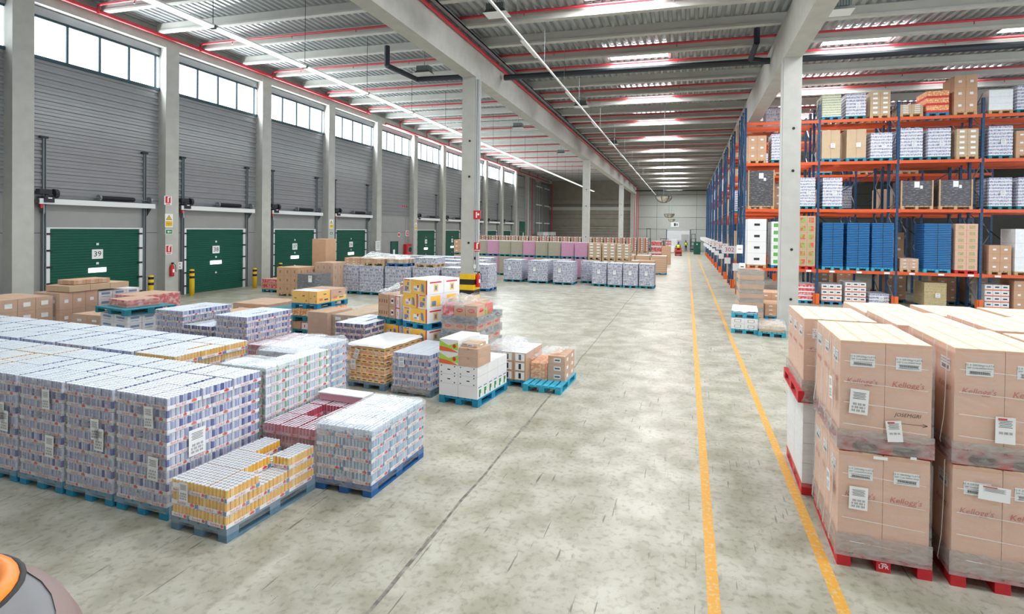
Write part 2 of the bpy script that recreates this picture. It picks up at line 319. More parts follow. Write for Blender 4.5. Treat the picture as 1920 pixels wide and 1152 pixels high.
# personnel door in bay 4
pd = bpy.data.objects.new('door_20', None); COL.objects.link(pd); pd.location = (XW, 37.4, 0); pd['kind'] = 'structure'
b = MB(); b.box(-.01, -.45, 0, .05, .45, 2.1, 'door_green'); b.box(.05, -.22, 1.1, .055, .05, 1.5, 'paper_white'); obj('door_leaf', b, pd)
b = MB(); b.box(-.01, -.52, 0, .07, -.45, 2.17, 'frame_teal'); b.box(-.01, .45, 0, .07, .52, 2.17, 'frame_teal'); b.box(-.01, -.45, 2.1, .07, .45, 2.17, 'frame_teal'); obj('door_frame', b, pd)
b = MB(); b.tube((.05, .35, 1.0), (.1, .35, 1.0), .015, 'galvanised', 6); b.box(.09, .2, .99, .11, .37, 1.01, 'galvanised'); obj('door_handle', b, pd)
# a green high door in the far bay
fd = bpy.data.objects.new('door_21', None); COL.objects.link(fd); fd.location = (XW, 71.4, 0); fd['kind'] = 'structure'
b = MB(); b.box(-.01, -1.6, 0, .05, 1.6, 4.4, 'door_green'); b.box(.05, -.2, 2.0, .06, .2, 2.8, 'paper_white'); 
for z in (1.5, 2.9): b.box(.05, -1.6, z, .056, 1.6, z+.05, 'wall_panel')
obj('door_leaf', b, fd); b = MB(); b.box(0, 1.65, 0, .1, 1.8, 8.6, 'galvanised'); obj('guide_rail', b, fd)

# back walls
b = MB(); b.box(-8.6, YB, 0, 32, YB+.3, 12.45, 'back_wall_grey')
for z in (1.55, 3.6, 5.6, 7.6, 9.4): b.box(-8.6, YB-.02, z-.02, 32, YB, z+.03, 'seam_dark')
for x in (-5, 1.5, 6): b.box(x-.02, YB-.02, 0, x+.02, YB, 10, 'seam_dark')
obj('wall_back', b, kind='structure')
b = MB(); b.box(XW-.3, YL, 0, -8.6, YL+.3, 12.45, 'back_wall_brown')
for z in (4.0, 6.6, 8.2): b.box(XW, YL-.2, z, -8.6, YL, z+.16 if z != 6.6 else z+.55, 'back_wall_grey' if z == 6.6 else 'back_wall_brown')
for z in (2.2, 2.6, 3.1, 3.5, 5.2, 5.9, 7.6): b.box(XW, YL-.04, z, -8.6, YL, z+.04, 'seam_dark')
for z in (7.45,): b.box(XW, YL-.1, z, -8.6, YL, z+.05, 'seam_dark')
obj('wall_back_2', b, kind='structure')
b = MB(); b.box(-8.9, YL-1.5, 0, -8.35, YB, 12.45, 'concrete_light'); obj('wall_right', b, kind='structure')
b = MB(); b.box(-23.2, -8.3, 0, 32, -8, 12.45, 'carton_white'); obj('wall_front', b, kind='structure')
b = MB(); b.box(31.7, 26, 0, 32, YB, 12.45, 'wall_panel'); obj('wall_right_2', b, kind='structure')
# doorway into the next hall: reveal with a paler screen behind
dw = bpy.data.objects.new('door_22', None); COL.objects.link(dw); dw.location = (-1.45, YB-.02, 0); dw['kind'] = 'structure'
b = MB(); b.poly([(-1.85, -.01, 0), (1.9, -.01, 0), (1.9, -.01, 3.5), (-1.85, -.01, 3.5)], 'white_plastic'); b.poly([(.55, -.03, 0), (1.8, -.03, 0), (1.8, -.03, 2.75), (.55, -.03, 2.75)], 'concrete'); b.box(-1.95, -.1, 0, -1.85, 0, 3.6, 'frame_teal'); b.box(1.9, -.1, 0, 2.0, 0, 3.6, 'seam_dark'); b.box(-1.95, -.1, 3.5, 2, 0, 3.6, 'white_plastic'); obj('door_frame', b, dw)

# roof deck (corrugated along Y)
def deck(x0, x1, z, name, holes=()):
    b = MB(); pitch = .3; n = int((x1-x0)/pitch); ys = sorted(set([-8, 100]+[h for hh in holes for h in hh[2:]]))
    for k in range(n):
        a = x0+k*pitch; prof = [(a, z), (a+.12, z), (a+.16, z+.1), (a+.26, z+.1), (a+.3, z)]
        for ya, yb in zip(ys, ys[1:]):
            if any(h[0] <= a+.15 <= h[1] and h[2] <= ya < h[3] for h in holes): continue
            for (p, zp), (q, zq) in zip(prof, prof[1:]): b.poly([(p, ya, zp), (p, yb, zp), (q, yb, zq), (q, ya, zq)], 'deck_steel')
    return obj(name, b, kind='structure')
ZD = 10.83; ZP = 10.42
holes = [(-3.3, -.9, y-.93, y+.93) for y in SKY_Y]+[(5.2, 7.6, y-.93, y+.93) for y in SKY_R]+[(11.2, 13.6, y-.93, y+.93) for y in SKY_R]
c1 = deck(-8.4, 32, ZD, 'ceiling', holes)
c2 = deck(XW-.2, -8.7, 12.0, 'ceiling')
b = MB(); b.box(-8.75, -8, 10.3, -8.62, YL, 12.45, 'concrete'); obj('trim_30', b, kind='structure')
b = MB(); b.box(XW-.3, -8.2, 12.45, 32, 100, 12.6, 'wall_panel'); obj('ceiling', b, kind='structure')
for k, h in enumerate(holes):
    b = MB(); b.poly([(h[0]-.1, h[2], ZD+.06), (h[0]-.1, h[3], ZD+.06), (h[1]+.1, h[3], ZD+.06), (h[1]+.1, h[2], ZD+.06)], 'skylight_pane')
    obj('window_%d' % (30+k), b, kind='structure')
# main beams
for x in (-8.35, 3.3):
    b = MB(); b.box(x-.28, -8, 9.2 if x < 0 else 9.05, x+.28, YL if x < 0 else YB, 10.36, 'concrete_light'); obj('trim_%d' % (31 if x < 0 else 32), b, kind='structure')
# purlins
def purlin(x0, x1, y, z):
    b = MB(); b.box(x0, y-.06, z+.08, x1, y+.06, z+.38, 'beam_concrete'); b.box(x0, y-.11, z, x1, y+.11, z+.08, 'concrete_light'); return b
k = 100
for j in range(-9, 34):
    y = 15.4+2.2*j
    if y > YL: break
    me = purlin(XW+.5, -8.75, 0, 11.6)
    obj('trim_%d' % k, me, loc=(0, y, 0), kind='structure'); k += 1
pm = purlin(-8.1, 24, 0, ZP).mesh('purlin')
PY = []
j = 0; y = 17.2-2.07*11
while y < YB-1:
    PY.append(y); obj('trim_%d' % k, pm, loc=(0, y, 0), kind='structure'); k += 1; y += 2.07

# ------------------------------------------------------------------ pipes and lamps under the roof
def pipe_thing(pts, r, m, label, cat='pipe', group=None, name='sprinkler_pipe', drops=0, z=0):
    b = MB(); b.path(pts, r, m, 8)
    a, c = Vector(pts[-2]), Vector(pts[-1])
    for t in range(drops):
        p = a.lerp(c, (t+.5)/drops); b.tube(p, p-Vector((0, 0, .12)), .018, 'pipe_red', 6); b.tube(p+Vector((0, 0, -.14)), p+Vector((0, 0, -.12)), .03, 'galvanised', 6)
        b.tube(p, p+Vector((0, 0, .12)), .006, 'galvanised', 4)
    return tag(obj(name, b), label, cat, group)
pipe_thing([(-22.35, -8, 11.55), (-22.35, 33.2, 11.55)], .09, 'pipe_red', 'thick red sprinkler main along the top of the left wall, nearer capped run', drops=0)
pipe_thing([(-22.35, 35.2, 11.2), (-22.35, 84, 11.2)], .08, 'pipe_red', 'red sprinkler main high on the left wall, farther run towards the back corner')
for j in range(-1, 15):
    y = 15.4+4.4*j-.25
    if 33.3 < y < 35.2: y = 35.6
    zt = 11.35 if y < 34 else 11.15
    pipe_thing([(-22.3, y, zt+.1), (-22.3, y, 11.75), (-22.1, y, 11.8), (-9, y, 11.8)], .045, 'pipe_red', 'thin red sprinkler branch crossing the left bay under the steel roof', group='red sprinkler branches of the left bay', drops=4)
for j, y in enumerate(PY):
    if j % 3 and y > 5: pipe_thing([(-8.0, y-.22, ZP+.27), (22, y-.22, ZP+.27)], .045, 'pipe_red', 'thin red sprinkler branch crossing the middle and right bays between roof beams', group='red sprinkler branches of the middle bay', drops=6)
pipe_thing([(-7.98, -6, 10.28), (-7.98, 84, 10.28)], .06, 'pipe_red', 'red sprinkler main along the top of the central roof beam')
b = MB(); b.box(-7.9, -6, 10.38, -7.7, 84, 10.42, 'galvanised'); b.box(-7.9, -6, 10.38, -7.88, 84, 10.48, 'galvanised'); b.box(-7.72, -6, 10.38, -7.7, 84, 10.48, 'galvanised'); tag(obj('cable_tray', b), 'galvanised cable tray beside the red main on the central roof beam', 'cable tray')
pipe_thing([(-7.9, 21.7, 9.95), (26, 21.9, 9.95)], .13, 'pipe_dark', 'thick dark drain pipe crossing the middle and right bays below the roof', name='drain_pipe')
pipe_thing([(-12.8, 20.2, 11.2), (-12.8, 20.2, 10.35), (-12.3, 21.9, 10.2), (-8.6, 21.9, 10.15)], .12, 'pipe_dark', 'dark cranked drain pipe dropping from the left bay roof to the first column', name='drain_pipe')
pipe_thing([(2.4, 20.6, 10.82), (2.4, 20.6, 10.3), (2.3, 21.6, 10.0), (3.0, 21.8, 9.95)], .11, 'pipe_dark', 'short dark drain pipe dropping beside the second column', name='drain_pipe')
pipe_thing([(-8, 83, 9.6), (20, 83, 9.6)], .1, 'pipe_dark', 'dark pipe crossing high in front of the far back wall', name='drain_pipe')
pipe_thing([(-22.6, 40.0, 0), (-22.6, 40.0, 11.2)], .07, 'pipe_red', 'vertical red riser pipe on the left wall right of the small green door')
pipe_thing([(-22.5, 74.6, 0), (-22.5, 74.6, 11)], .07, 'pipe_red', 'vertical red riser pipe on the far part of the left wall')
pipe_thing([(-22.2, 85.2, 0), (-22.2, 85.2, 11)], .08, 'pipe_red', 'vertical red riser pipe in the far left back corner')
for x in (-8.2, -7.9, -7.6): pipe_thing([(x, YL-2.0, 0), (x, YL-2.0, 10.2)], .05, 'pipe_red', 'vertical red riser pipe at the wall end between the two back walls', group='red risers at the wall end')
# linear lamps
def lamp_line(x, y0, y1, z, seg, label, w=.16, mname='lamp_diffuser'):
    t = thing('lamp_line', label, 'ceiling light', (x, y0, z))
    L = y1-y0; n = int(L/seg)
    for i in range(n):
        b = MB(); b.box(-w/2, .02+i*seg, 0, w/2, (i+1)*seg-.12, .05, mname); b.box(-w/2-.02, .02+i*seg, .05, w/2+.02, (i+1)*seg-.12, .09, 'white_plastic'); obj('lamp_tube', b, t)
    r = MB(); r.box(-.03, 0, .09, .03, L, .14, 'galvanised')
    for i in range(n+1): r.tube((0, i*seg-.05, .1), (0, i*seg-.05, 12.01-z), .012, 'dark_steel', 4); r.box(-.09, i*seg-.12, .0, .09, i*seg, .12, 'lamp_metal')
    obj('mounting_rail', r, t)
lamp_line(-14.3, 1, 81, 9.35, 4.0, 'long line of lit fluorescent lamps running the length of the left bay', .24)
def trunk(x, y0, y1, z, label):
    t = thing('lamp_line', label, 'ceiling light', (x, y0, z)); r = MB(); r.box(-.03, 0, 0, .03, y1-y0, .05, 'white_plastic')
    for i in range(int((y1-y0)/3)): r.tube((0, i*3+.5, .05), (0, i*3+.5, ZD-z+.01), .006, 'galvanised', 4)
    obj('mounting_rail', r, t)
    for i in range(0, int((y1-y0)/6)):
        b = MB(); b.box(-.07, i*6+1, -.05, .07, i*6+2.6, 0, 'white_plastic'); obj('lamp_tube', b, t, label='unlit white lamp tube')
trunk(-4.9, 2, 84, 9.0, 'slim white lighting track with a few unlit lamps running the length of the middle bay')
def pendant(x, y, z, label, group=None):
    t = thing('high_bay_lamp', label, 'ceiling light', (x, y, z), group=group)
    b = MB(); b.box(-.3, -.18, .1, .3, .18, .3, 'lamp_metal')
    for k in range(9): b.box(-.3+k*.07, -.2, .12, -.28+k*.07, .2, .34, 'galvanised')
    obj('lamp_body', b, t); b = MB(); b.poly([(-.38, -.26, 0), (-.38, .26, 0), (.38, .26, 0), (.38, -.26, 0)], 'white_plastic')
    for a_, c_ in (((-.38, -.26), (.38, -.26)), ((.38, -.26), (.38, .26)), ((.38, .26), (-.38, .26)), ((-.38, .26), (-.38, -.26))): b.poly([(*a_, 0), (*c_, 0), (c_[0]*.75, c_[1]*.65, .14), (a_[0]*.75, a_[1]*.65, .14)], 'lamp_metal')
    obj('lamp_reflector', b, t); b = MB(); b.tube((0, 0, .3), (0, 0, (12.01 if x < -9 else ZD+.01)-z), .02, 'galvanised', 5); obj('lamp_bracket', b, t)
pendant(3.9, 15.8, 9.3, 'finned grey flood lamp hanging beside the right roof beam, nearest')
for (x, y, z, l) in ((-11.7, 21.5, 10.3, 'dark bell shaped pendant lamp in the left bay above the cranked drain pipe'), (-11.3, 33.9, 10.2, 'dark pendant lamp in the left bay seen right of the first column'), (-11.2, 46, 10.2, 'dark pendant lamp farther back in the left bay'), (-5.8, 15.2, 9.9, 'unlit flood lamp hung in the middle bay near the central beam'), (-5.6, 27.5, 9.9, 'small flood lamp beside the lighting track, second along the middle bay'), (-5.6, 40, 9.9, 'small flood lamp beside the lighting track, third along the middle bay')):
    pendant(x, y, z, l)
for (y, z, s, l) in ((30, 5.2, 1, 'large half dome mirror hanging over the aisle, nearest of three'), (45, 4.7, .95, 'half dome mirror hanging over the aisle, middle of three'), (58, 4.55, .8, 'smallest half dome mirror hanging over the aisle, farthest of three')):
    R = .46*s
    t = thing('dome_mirror', l, 'mirror', (-.95-.012*y, y, z))
    b = MB(); b.lathe([(R*math.sin(k*math.pi/12), -R*.72*math.cos(k*math.pi/12)) for k in range(7)], (0, 0, 0), 'mirror_cap', 20)
    for k in range(7):
        a = 2*math.pi*k/7; P_ = [Vector((R*1.02*math.sin(q*math.pi/8)*math.cos(a), R*1.02*math.sin(q*math.pi/8)*math.sin(a), -R*.74*math.cos(q*math.pi/8))) for q in range(5)]
        for q in range(4): b.bar(P_[q], P_[q+1], .025, .02, 'dark_steel')
    obj('mirror_dome', b, t); b = MB(); b.tube((0, 0, -.05), (0, 0, ZD-z+.06), .012, 'galvanised', 4); b.lathe([(R*1.0, 0), (R*1.03, .03), (R*.2, .05)], (0, 0, 0), 'lamp_metal', 14); obj('hanging_rod', b, t)

# ------------------------------------------------------------------ columns
def column(x, y, h, label, stripes=False, w=.56):
    t = thing('concrete_column', label, 'column', (x, y, 0))
    b = MB(); b.box(-w/2, -w/2, 0, w/2, w/2, h, 'concrete_light'); b.box(-w/2-.004, -w/2+.04, 1, -w/2, -w/2+.07, h, 'seam_dark')
    sh = obj('column_shaft', b, t)
    b = MB()
    for z in (1.05, 2.7, 5.3, 6.7): b.tube((.05, -w/2-.012, z), (.05, -w/2, z), .045, 'dark_steel', 10)
    obj('lifting_socket', b, sh)
    if stripes:
        for k, z in enumerate((.0, .2, .42, .63, .84, 1.05, 1.26)):
            b = MB(); e = .022; b.box(-w/2-e, -w/2-e, z, w/2+e, w/2+e, z+.21, 'yellow_paint' if k % 2 == 0 else 'black_paint'); obj('stripe_band', b, t, label='yellow band' if k % 2 == 0 else 'black band')
    return t
column(-8.35, 19.2, 9.2, 'grey concrete column with yellow and black striped foot', True)
column(3.3, 18.88, 9.05, 'pale concrete column standing at the right between small blue pallets and boxed goods')
column(-8.35, 43.6, 9.2, 'concrete column rising behind the pink and tan loads')
column(-8.35, 67.8, 9.2, 'farthest concrete column of the central row, before the back wall')
# fire extinguisher helper
def extinguisher(x, y, z, rz, label):
    t = thing('fire_extinguisher', label, 'fire extinguisher', (x, y, z), rz)
    b = MB(); b.lathe([(.0, 0), (.075, 0), (.085, .03), (.085, .42), (.06, .5), (.03, .53), (.0, .53)], (0, 0, 0), 'sign_red', 14); cb = obj('cylinder_body', b.mesh('b', True), t)
    b = MB(); b.tube((0, 0, .52), (0, 0, .6), .03, 'dark_steel', 8); b.box(-.02, -.1, .58, .02, .03, .62, 'dark_steel'); obj('valve_head', b, t)
    b = MB(); b.path([(0, -.05, .58), (.09, -.09, .5), (.11, -.09, .2)], .012, 'black_rubber', 6); obj('discharge_hose', b, t)
    b = MB(); b.rect((0, -.088, .25), X, Z, .08, .14, 'paper_white', 0); obj('label_sheet', b, cb)
extinguisher(-7.962, 19.1, .95, 1.2, 'red fire extinguisher hung on the striped column')
extinguisher(-22.362, 18.25, .95, 1.57, 'red fire extinguisher hung low on a pilaster of the left wall')
def sign(name, loc, w, h, face, draw, label, cat='sign', group=None):
    u = {'y-': X, 'x+': Y}[face]; b = MB(); n = Vector(u).cross(Vector(Z)); o = Vector(loc)
    c = [o-Vector(u)*w/2-Vector(Z)*h/2, o+Vector(u)*w/2-Vector(Z)*h/2, o+Vector(u)*w/2+Vector(Z)*h/2, o-Vector(u)*w/2+Vector(Z)*h/2]
    b.poly([p+n*.012 for p in c], 'paper_white'); b.poly([c[3], c[2], c[1], c[0]], 'paper_white')
    for i in range(4): b.poly([c[i], c[(i+1) % 4], c[(i+1) % 4]+n*.012, c[i]+n*.012], 'paper_white')
    draw(b, o+n*.015, u); return tag(obj(name, b), label, cat, group)
def ext_sign(b, o, u):
    U = Vector(u); V = Vector(Z); b.rect(o+V*.03, u, Z, .24, .3, 'sign_red', .001); b.rect(o+V*.02, u, Z, .06, .2, 'paper_white', .004); b.rect(o+V*.14+U*.03, u, Z, .1, .04, 'paper_white', .004); b.rect(o-V*.165, u, Z, .2, .03, 'sign_red', .003)
def warn_sign(b, o, u):
    U = Vector(u); V = Vector(Z); b.poly([o+V*.03-U*.14, o+V*.03+U*.14, o+V*.26], 'print_ink'); o2 = o+U.cross(V)*.004; b.poly([o2+V*.045-U*.112, o2+V*.045+U*.112, o2+V*.235], 'yellow_paint')
    b.text('!', o2+V*.11, u, Z, .16, 'print_ink', off=.004); b.rect(o-V*.14, u, Z, .3, .22, 'yellow_paint', .003); b.text('ATENCION', o-V*.14, u, Z, .045, 'print_ink', off=.006)
def exit_sign(b, o, u):
    U = Vector(u); V = Vector(Z); b.rect(o, u, Z, .3, .17, 'sign_green', .002); b.rect(o+U*.05, u, Z, .12, .03, 'paper_white', .005); n = U.cross(V)*.005; b.poly([o+n-U*.1, o+n-U*.0+V*.05, o+n-U*.0-V*.05], 'paper_white')
def hyd_sign(b, o, u):
    U = Vector(u); V = Vector(Z); b.rect(o, u, Z, .3, .34, 'sign_red', .002); b.rect(o-U*.02, u, Z, .05, .22, 'paper_white', .005); b.rect(o+U*.06+V*.02, u, Z, .08, .08, 'paper_white', .005)
XP = XW+.46
sign('extinguisher_sign', (XP, 18.1, 4.35), .34, .4, 'x+', ext_sign, 'small red and white fire sign high on the pilaster with the wall fire extinguisher')
sign('warning_sign', (XP, 18.15, 3.45), .36, .6, 'x+', warn_sign, 'yellow triangle warning sign on the pilaster with the wall fire extinguisher')
sign('exit_sign', (XP, 18.15, 2.95), .34, .2, 'x+', exit_sign, 'green exit arrow sign on the pilaster with the wall fire extinguisher')
sign('extinguisher_sign', (XP, 18.15, 2.15), .3, .42, 'x+', ext_sign, 'red fire sign just above the wall-mounted fire extinguisher')
sign('warning_sign', (XP, 29.1, 3.45), .36, .6, 'x+', warn_sign, 'yellow triangle warning sign on the pilaster further along the left wall')
sign('exit_sign', (XP, 29.1, 2.85), .34, .2, 'x+', exit_sign, 'green exit sign on the pilaster further along the left wall')
sign('warning_sign', (XP, 40.0, 3.4), .36, .6, 'x+', warn_sign, 'yellow warning sign on the pilaster right of the small green door')
sign('paper_notice', (XP, 34.4, 1.9), .6, .7, 'x+', lambda b, o, u: [b.rect(o+Vector(Z)*(.25-.09*k), u, Z, .45, .02, 'print_ink', .003) for k in range(6)], 'sheet of paper pinned to the pilaster left of the small green door', 'notice')
sign('no_entry_sign', (XW+.0, 38.1, 2.7), .34, .34, 'x+', lambda b, o, u: b.rect(o, u, Z, .26, .22, 'sign_red'), 'small red fire sign just right above the small green door')
sign('fire_hose_sign', (XW+.0, 39.4, 2.8), .5, .46, 'x+', hyd_sign, 'red fire hose sign on the left wall above the hose cabinet')
sign('fire_point_sign', (XW+.0, 38.9, 5.0), .8, .3, 'x+', lambda b, o, u: [b.rect(o+Vector(Y)*(-.28+.28*k), u, Z, .22, .22, 'sign_red') for k in range(3)], 'row of three small red signs high on the left wall')
sign('fire_hose_sign', (-7.95, 18.915, 3.8), .3, .3, 'y-', hyd_sign, 'square red fire hose sign sticking out of the striped column, upper')
sign('extinguisher_sign', (-7.93, 18.915, 2.55), .22, .36, 'y-', ext_sign, 'red fire extinguisher sign on the striped column, lower')
t = thing('hose_cabinet', 'red fire hose cabinet on the left wall beside the red riser', 'fire hose cabinet', (XW, 39.3, .95))
b = MB(); b.box(0, -.45, 0, .28, .45, .95, 'sign_red'); obj('cabinet_body', b, t); b = MB(); b.rect((.285, .1, .48), Y, Z, .6, .6, 'galvanised'); b.lathe([(.2, 0), (.2, .03), (.05, .03)], (.285, .1, .48), 'print_ink', 14, 'X'); obj('cabinet_door', b, t, label='glazed grey door')
t = thing('cable_conduit', 'grey conduits rising on the striped column with a switch', 'conduit', (-8.07, 18.96, 0)); b = MB(); b.box(0, -.02, 1.55, .18, 0, 9.1, 'galvanised')
for dx in (.03, .1, .16): b.tube((dx, -.03, 1.6), (dx, -.03, 9.1), .014, 'white_plastic', 6)
obj('conduit_tube', b, t); b = MB(); b.box(0, -.07, 1.7, .08, -.03, 1.85, 'white_plastic'); b.box(.02, -.07, 2.05, .07, -.03, 2.15, 'print_ink'); obj('switch_box', b, t)
t = thing('control_box', 'small grey dock control box on the left wall right of the extinguisher', 'control box', (XW+.02, 18.95, 1.2)); b = MB(); b.box(0, -.13, 0, .12, .13, .34, 'white_plastic'); obj('box_body', b, t); b = MB(); b.tube((.12, 0, .1), (.14, 0, .1), .025, 'sign_green', 8); b.tube((.12, 0, .25), (.14, 0, .25), .025, 'sign_red', 8); obj('push_button', b, t)
# bollards
def bollard(x, y, h, label):
    t = thing('bollard', label, 'bollard', (x, y, 0)); b = MB(); b.lathe([(.0, 0), (.1, 0), (.1, h-.03), (.06, h), (0, h)], (0, 0, 0), 'yellow_paint', 16); obj('bollard_post', b.mesh('b', True), t)
    for z in (h-.42, h-.18): b = MB(); b.lathe([(.103, z), (.103, z+.11)], (0, 0, 0), 'black_paint', 16); obj('black_band', b, t)
for (x, y, h, l) in ((-22.1, 17.1, 1.1, 'yellow black-banded bollard left of the wall fire extinguisher'), (-22.1, 19.0, 1.22, 'yellow black-banded bollard right of the wall fire extinguisher'), (-21.9, 22.4, 1.05, 'tallest visible yellow bollard, standing clear on the bare floor'), (-22.1, 24.4, 1.2, 'yellow black-banded bollard behind the brown diamond print boxes')): bollard(x, y, h, l)
# louvred frames in the far left corner
for i, y in enumerate((77.5, 82.2)):
    t = thing('steel_lattice', 'grey steel lattice framing against the far left wall, '+('nearer one' if i == 0 else 'farther one by the corner'), 'steel frame', (-22.3, y, 0)); b = MB()
    for dy in (-1.6, -.2, 1.2): b.box(-.05, dy-.05, 0, .05, dy+.05, 10.6, 'galvanised')
    obj('frame_post', b, t); b = MB()
    for z in (4.2, 7, 9.8): b.box(.02, -1.7, z, .1, 1.5, z+.16, 'white_plastic')
    obj('frame_rail', b, t)
    t = thing('machine_cabinet', 'large white machine cabinet under the steel lattice, '+('nearer one' if i == 0 else 'farther one'), 'cabinet', (-21.6, y, 0)); b = MB(); b.box(-.5, -1.5, 0, .5, 1.5, 2.9, 'white_plastic'); obj('cabinet_body', b, t); b = MB(); b.box(-1.2+.7, -1.515, 2.2, -.1, -1.5, 2.35, 'dark_steel'); b.box(.1, -1.515, 2.2, .45, -1.5, 2.35, 'dark_steel'); b.box(.5, -1.2, 2.2, .51, -.3, 2.35, 'dark_steel'); b.box(.5, .3, 2.2, .51, 1.2, 2.35, 'dark_steel'); obj('vent_slot', b, t)

# ------------------------------------------------------------------ pallets
def pal_geo(w, l, m, simple=False):
    key = ('pal', w, l, m)
    if key in TXT: return TXT[key]
    dk = MB(); n = 7 if w > .85 else 6; bw = w/n*.8
    for i in range(n):
        x = i*(w-bw)/(n-1); dk.box(x, 0, .122, x+bw, l, .144, m)
    for y in (0, l/2-.07, l-.14): dk.box(0, y, .1, w, y+.14, .122, m)
    bl = MB(); bl.box(0, 0, .022, .12, .14, .1, m)
    ru = MB(); ru.box(0, 0, 0, .12, l, .022, m)
    full = MB(); full.v = list(dk.v); full.f = list(dk.f); full.m = list(dk.m); full.mats = list(dk.mats)
    for x in (0, w/2-.06, w-.12):
        full.box(x, 0, 0, x+.12, l, .022, m)
        for y in (0, l/2-.07, l-.14): full.box(x, y, .022, x+.12, y+.14, .1, m)
    TXT[key] = (dk.mesh('deck_board'), bl.mesh('block'), ru.mesh('bottom_runner'), full.mesh('pallet')); return TXT[key]
CN = {'pallet_blue': 'blue', 'pallet_teal': 'teal', 'pallet_deep_blue': 'deep blue', 'pallet_grey_blue': 'grey-blue', 'pallet_wood': 'bare wood', 'pallet_red': 'red', 'pallet_light_blue': 'light blue'}
def pallet(x, y, z, rz, m='pallet_blue', w=.8, l=1.2, label=None, near=True, group=None):
    g = pal_geo(w, l, m)
    if not near: return tag(obj('pallet', g[3], None, (x, y, z), rz), label, 'pallet', group)
    t = thing('pallet', label, 'pallet', (x, y, z), rz, group)
    obj('deck_board', g[0], t)
    for bx in (0, w/2-.06, w-.12):
        obj('bottom_runner', g[2], t, (bx, 0, 0))
        for by in (0, l/2-.07, l-.14): obj('block', g[1], t, (bx, by, 0))
    return t
CAN = {'silver': (['can_silver', 'can_lilac', 'can_silver', 'can_blue', 'can_lilac'], 'tray_board'), 'yellow': (['can_yellow', 'can_yellow_light', 'can_yellow'], 'tray_board'), 'red': (['can_red', 'can_pink', 'can_red'], 'can_pink'),
       'green': (['can_pale', 'can_green', 'can_silver', 'can_pale', 'can_silver'], 'tray_board'), 'ice': (['can_ice', 'can_silver', 'can_ice_dark', 'can_ice'], 'tray_board'), 'dark': (['can_blue', 'can_silver', 'dark_steel', 'can_blue'], 'tray_board')}
TW, TD, TH = .267, .4, .135
def tray_mesh(kind, turned):
    key = ('tray', kind, turned)
    if key in TXT: return TXT[key]
    b = MB(); pal, board = CAN[kind]; rnd = random.Random(3); nx, ny = 5, 8; w, d = TW-.006, TD-.006
    px, py = w/nx, d/ny; r = .0245
    def P(x, y, z): return (y, w-x, z) if turned else (x, y, z)
    for i in range(nx):
        for j in range(ny):
            cx, cy = px*(i+.5), py*(j+.5); k = len(b.v); n = 8; ph = rnd.random()*6; c0 = rnd.randrange(len(pal))
            rings = [(r, .006), (r, .12), (r*.93, .128), (r*.76, .127)]
            for rr, z in rings:
                for a in range(n): t = 2*math.pi*a/n+ph*.13; b.v.append(P(cx+rr*math.cos(t), cy+rr*math.sin(t), z))
            for g in range(3):
                for a in range(n):
                    q = (a+1) % n; f = (k+g*n+a, k+g*n+q, k+(g+1)*n+q, k+(g+1)*n+a); b.f.append(f)
                    b.m.append(b.mi(pal[(c0+a//2) % len(pal)] if g == 0 else (pal[c0 % len(pal)] if (g == 1 and kind == 'red') else 'lid_silver')))
            b.f.append(tuple(k+3*n+a for a in range(n))); b.m.append(b.mi('lid_silver'))
    t = .004; h = .04
    for (x0, y0, x1, y1) in ((0, 0, w, t), (0, d-t, w, d), (0, 0, t, d), (w-t, 0, w, d)):
        p0, p1 = P(x0, y0, 0), P(x1, y1, h); b.box(min(p0[0], p1[0]), min(p0[1], p1[1]), 0, max(p0[0], p1[0]), max(p0[1], p1[1]), h, board)
    W2, D2 = (d, w) if turned else (w, d)
    ink = 'print_red' if kind != 'red' else 'tray_board'
    for (o, u, ln) in (((W2/2, -.001, h/2), X, W2), ((W2+.001, D2/2, h/2), Y, D2), ((-.001, D2/2, h/2), NY, D2)):
        U = Vector(u); O = Vector(o); b.text('Red Bull', O-U*ln*.12, u, Z, .036, ink, .12, .0006)
        b.rect(O+U*ln*.27, u, Z, ln*.16, .026, 'print_orange', .0006); b.rect(O+U*ln*.27+Vector((0, 0, .004)), u, Z, ln*.07, .034, 'print_red', .0009)
        if kind in ('yellow', 'ice'): b.rect(O+U*ln*.43, u, Z, ln*.12, .04, 'print_blue', .0006)
    TXT[key] = b.mesh('can_tray'); return TXT[key]
def pattern(k, w=.8, l=1.2, alt=True):
    A = [(TW*i, TD*j, False) for j in range(3) for i in range(3)]
    B = [(TD*i, TW*j, True) for j in range(3) for i in range(2)]+[(TW*i, .8, False) for i in range(3)]
    return A if (k % 2 == 0 or not alt) else B
def sleeve(parent, w, l, z0, z1, m='stretch_film', g=.014, top=False, name='stretch_film', label=None, sides='FRLB', cut=0):
    b = MB(); n = 3
    def wall(p, q):
        p = Vector(p); q = Vector(q); s = 8; hgt = 6
        for a in range(s):
            for c in range(hgt):
                P = []
                for (da, dc) in ((0, 0), (1, 0), (1, 1), (0, 1)):
                    t = (a+da)/s; zz = z0+(z1-z0)*(c+dc)/hgt; xy = p.lerp(q, t); nrm = Vector((q.y-p.y, -(q.x-p.x), 0)).normalized()
                    e = .006*noise.noise(Vector((xy.x*6, xy.y*6, zz*5))); P.append((xy.x+nrm.x*e, xy.y+nrm.y*e, zz))
                b.poly(P, m)
    if 'F' in sides: wall((-g, -g, 0), (w+g, -g, 0))
    if 'R' in sides: wall((w+g, -g, 0), (w+g, l+g, 0))
    if 'B' in sides: wall((w+g, l+g, 0), (-g, l+g, 0))
    if 'L' in sides: wall((-g, l+g, 0), (-g, -g, 0))
    if top: b.poly([(-g, -g, z1), (w+g, -g, z1), (w+g, l+g, z1), (-g, l+g, z1)], m)
    return obj(name, b.mesh(name, True), parent, label=label)
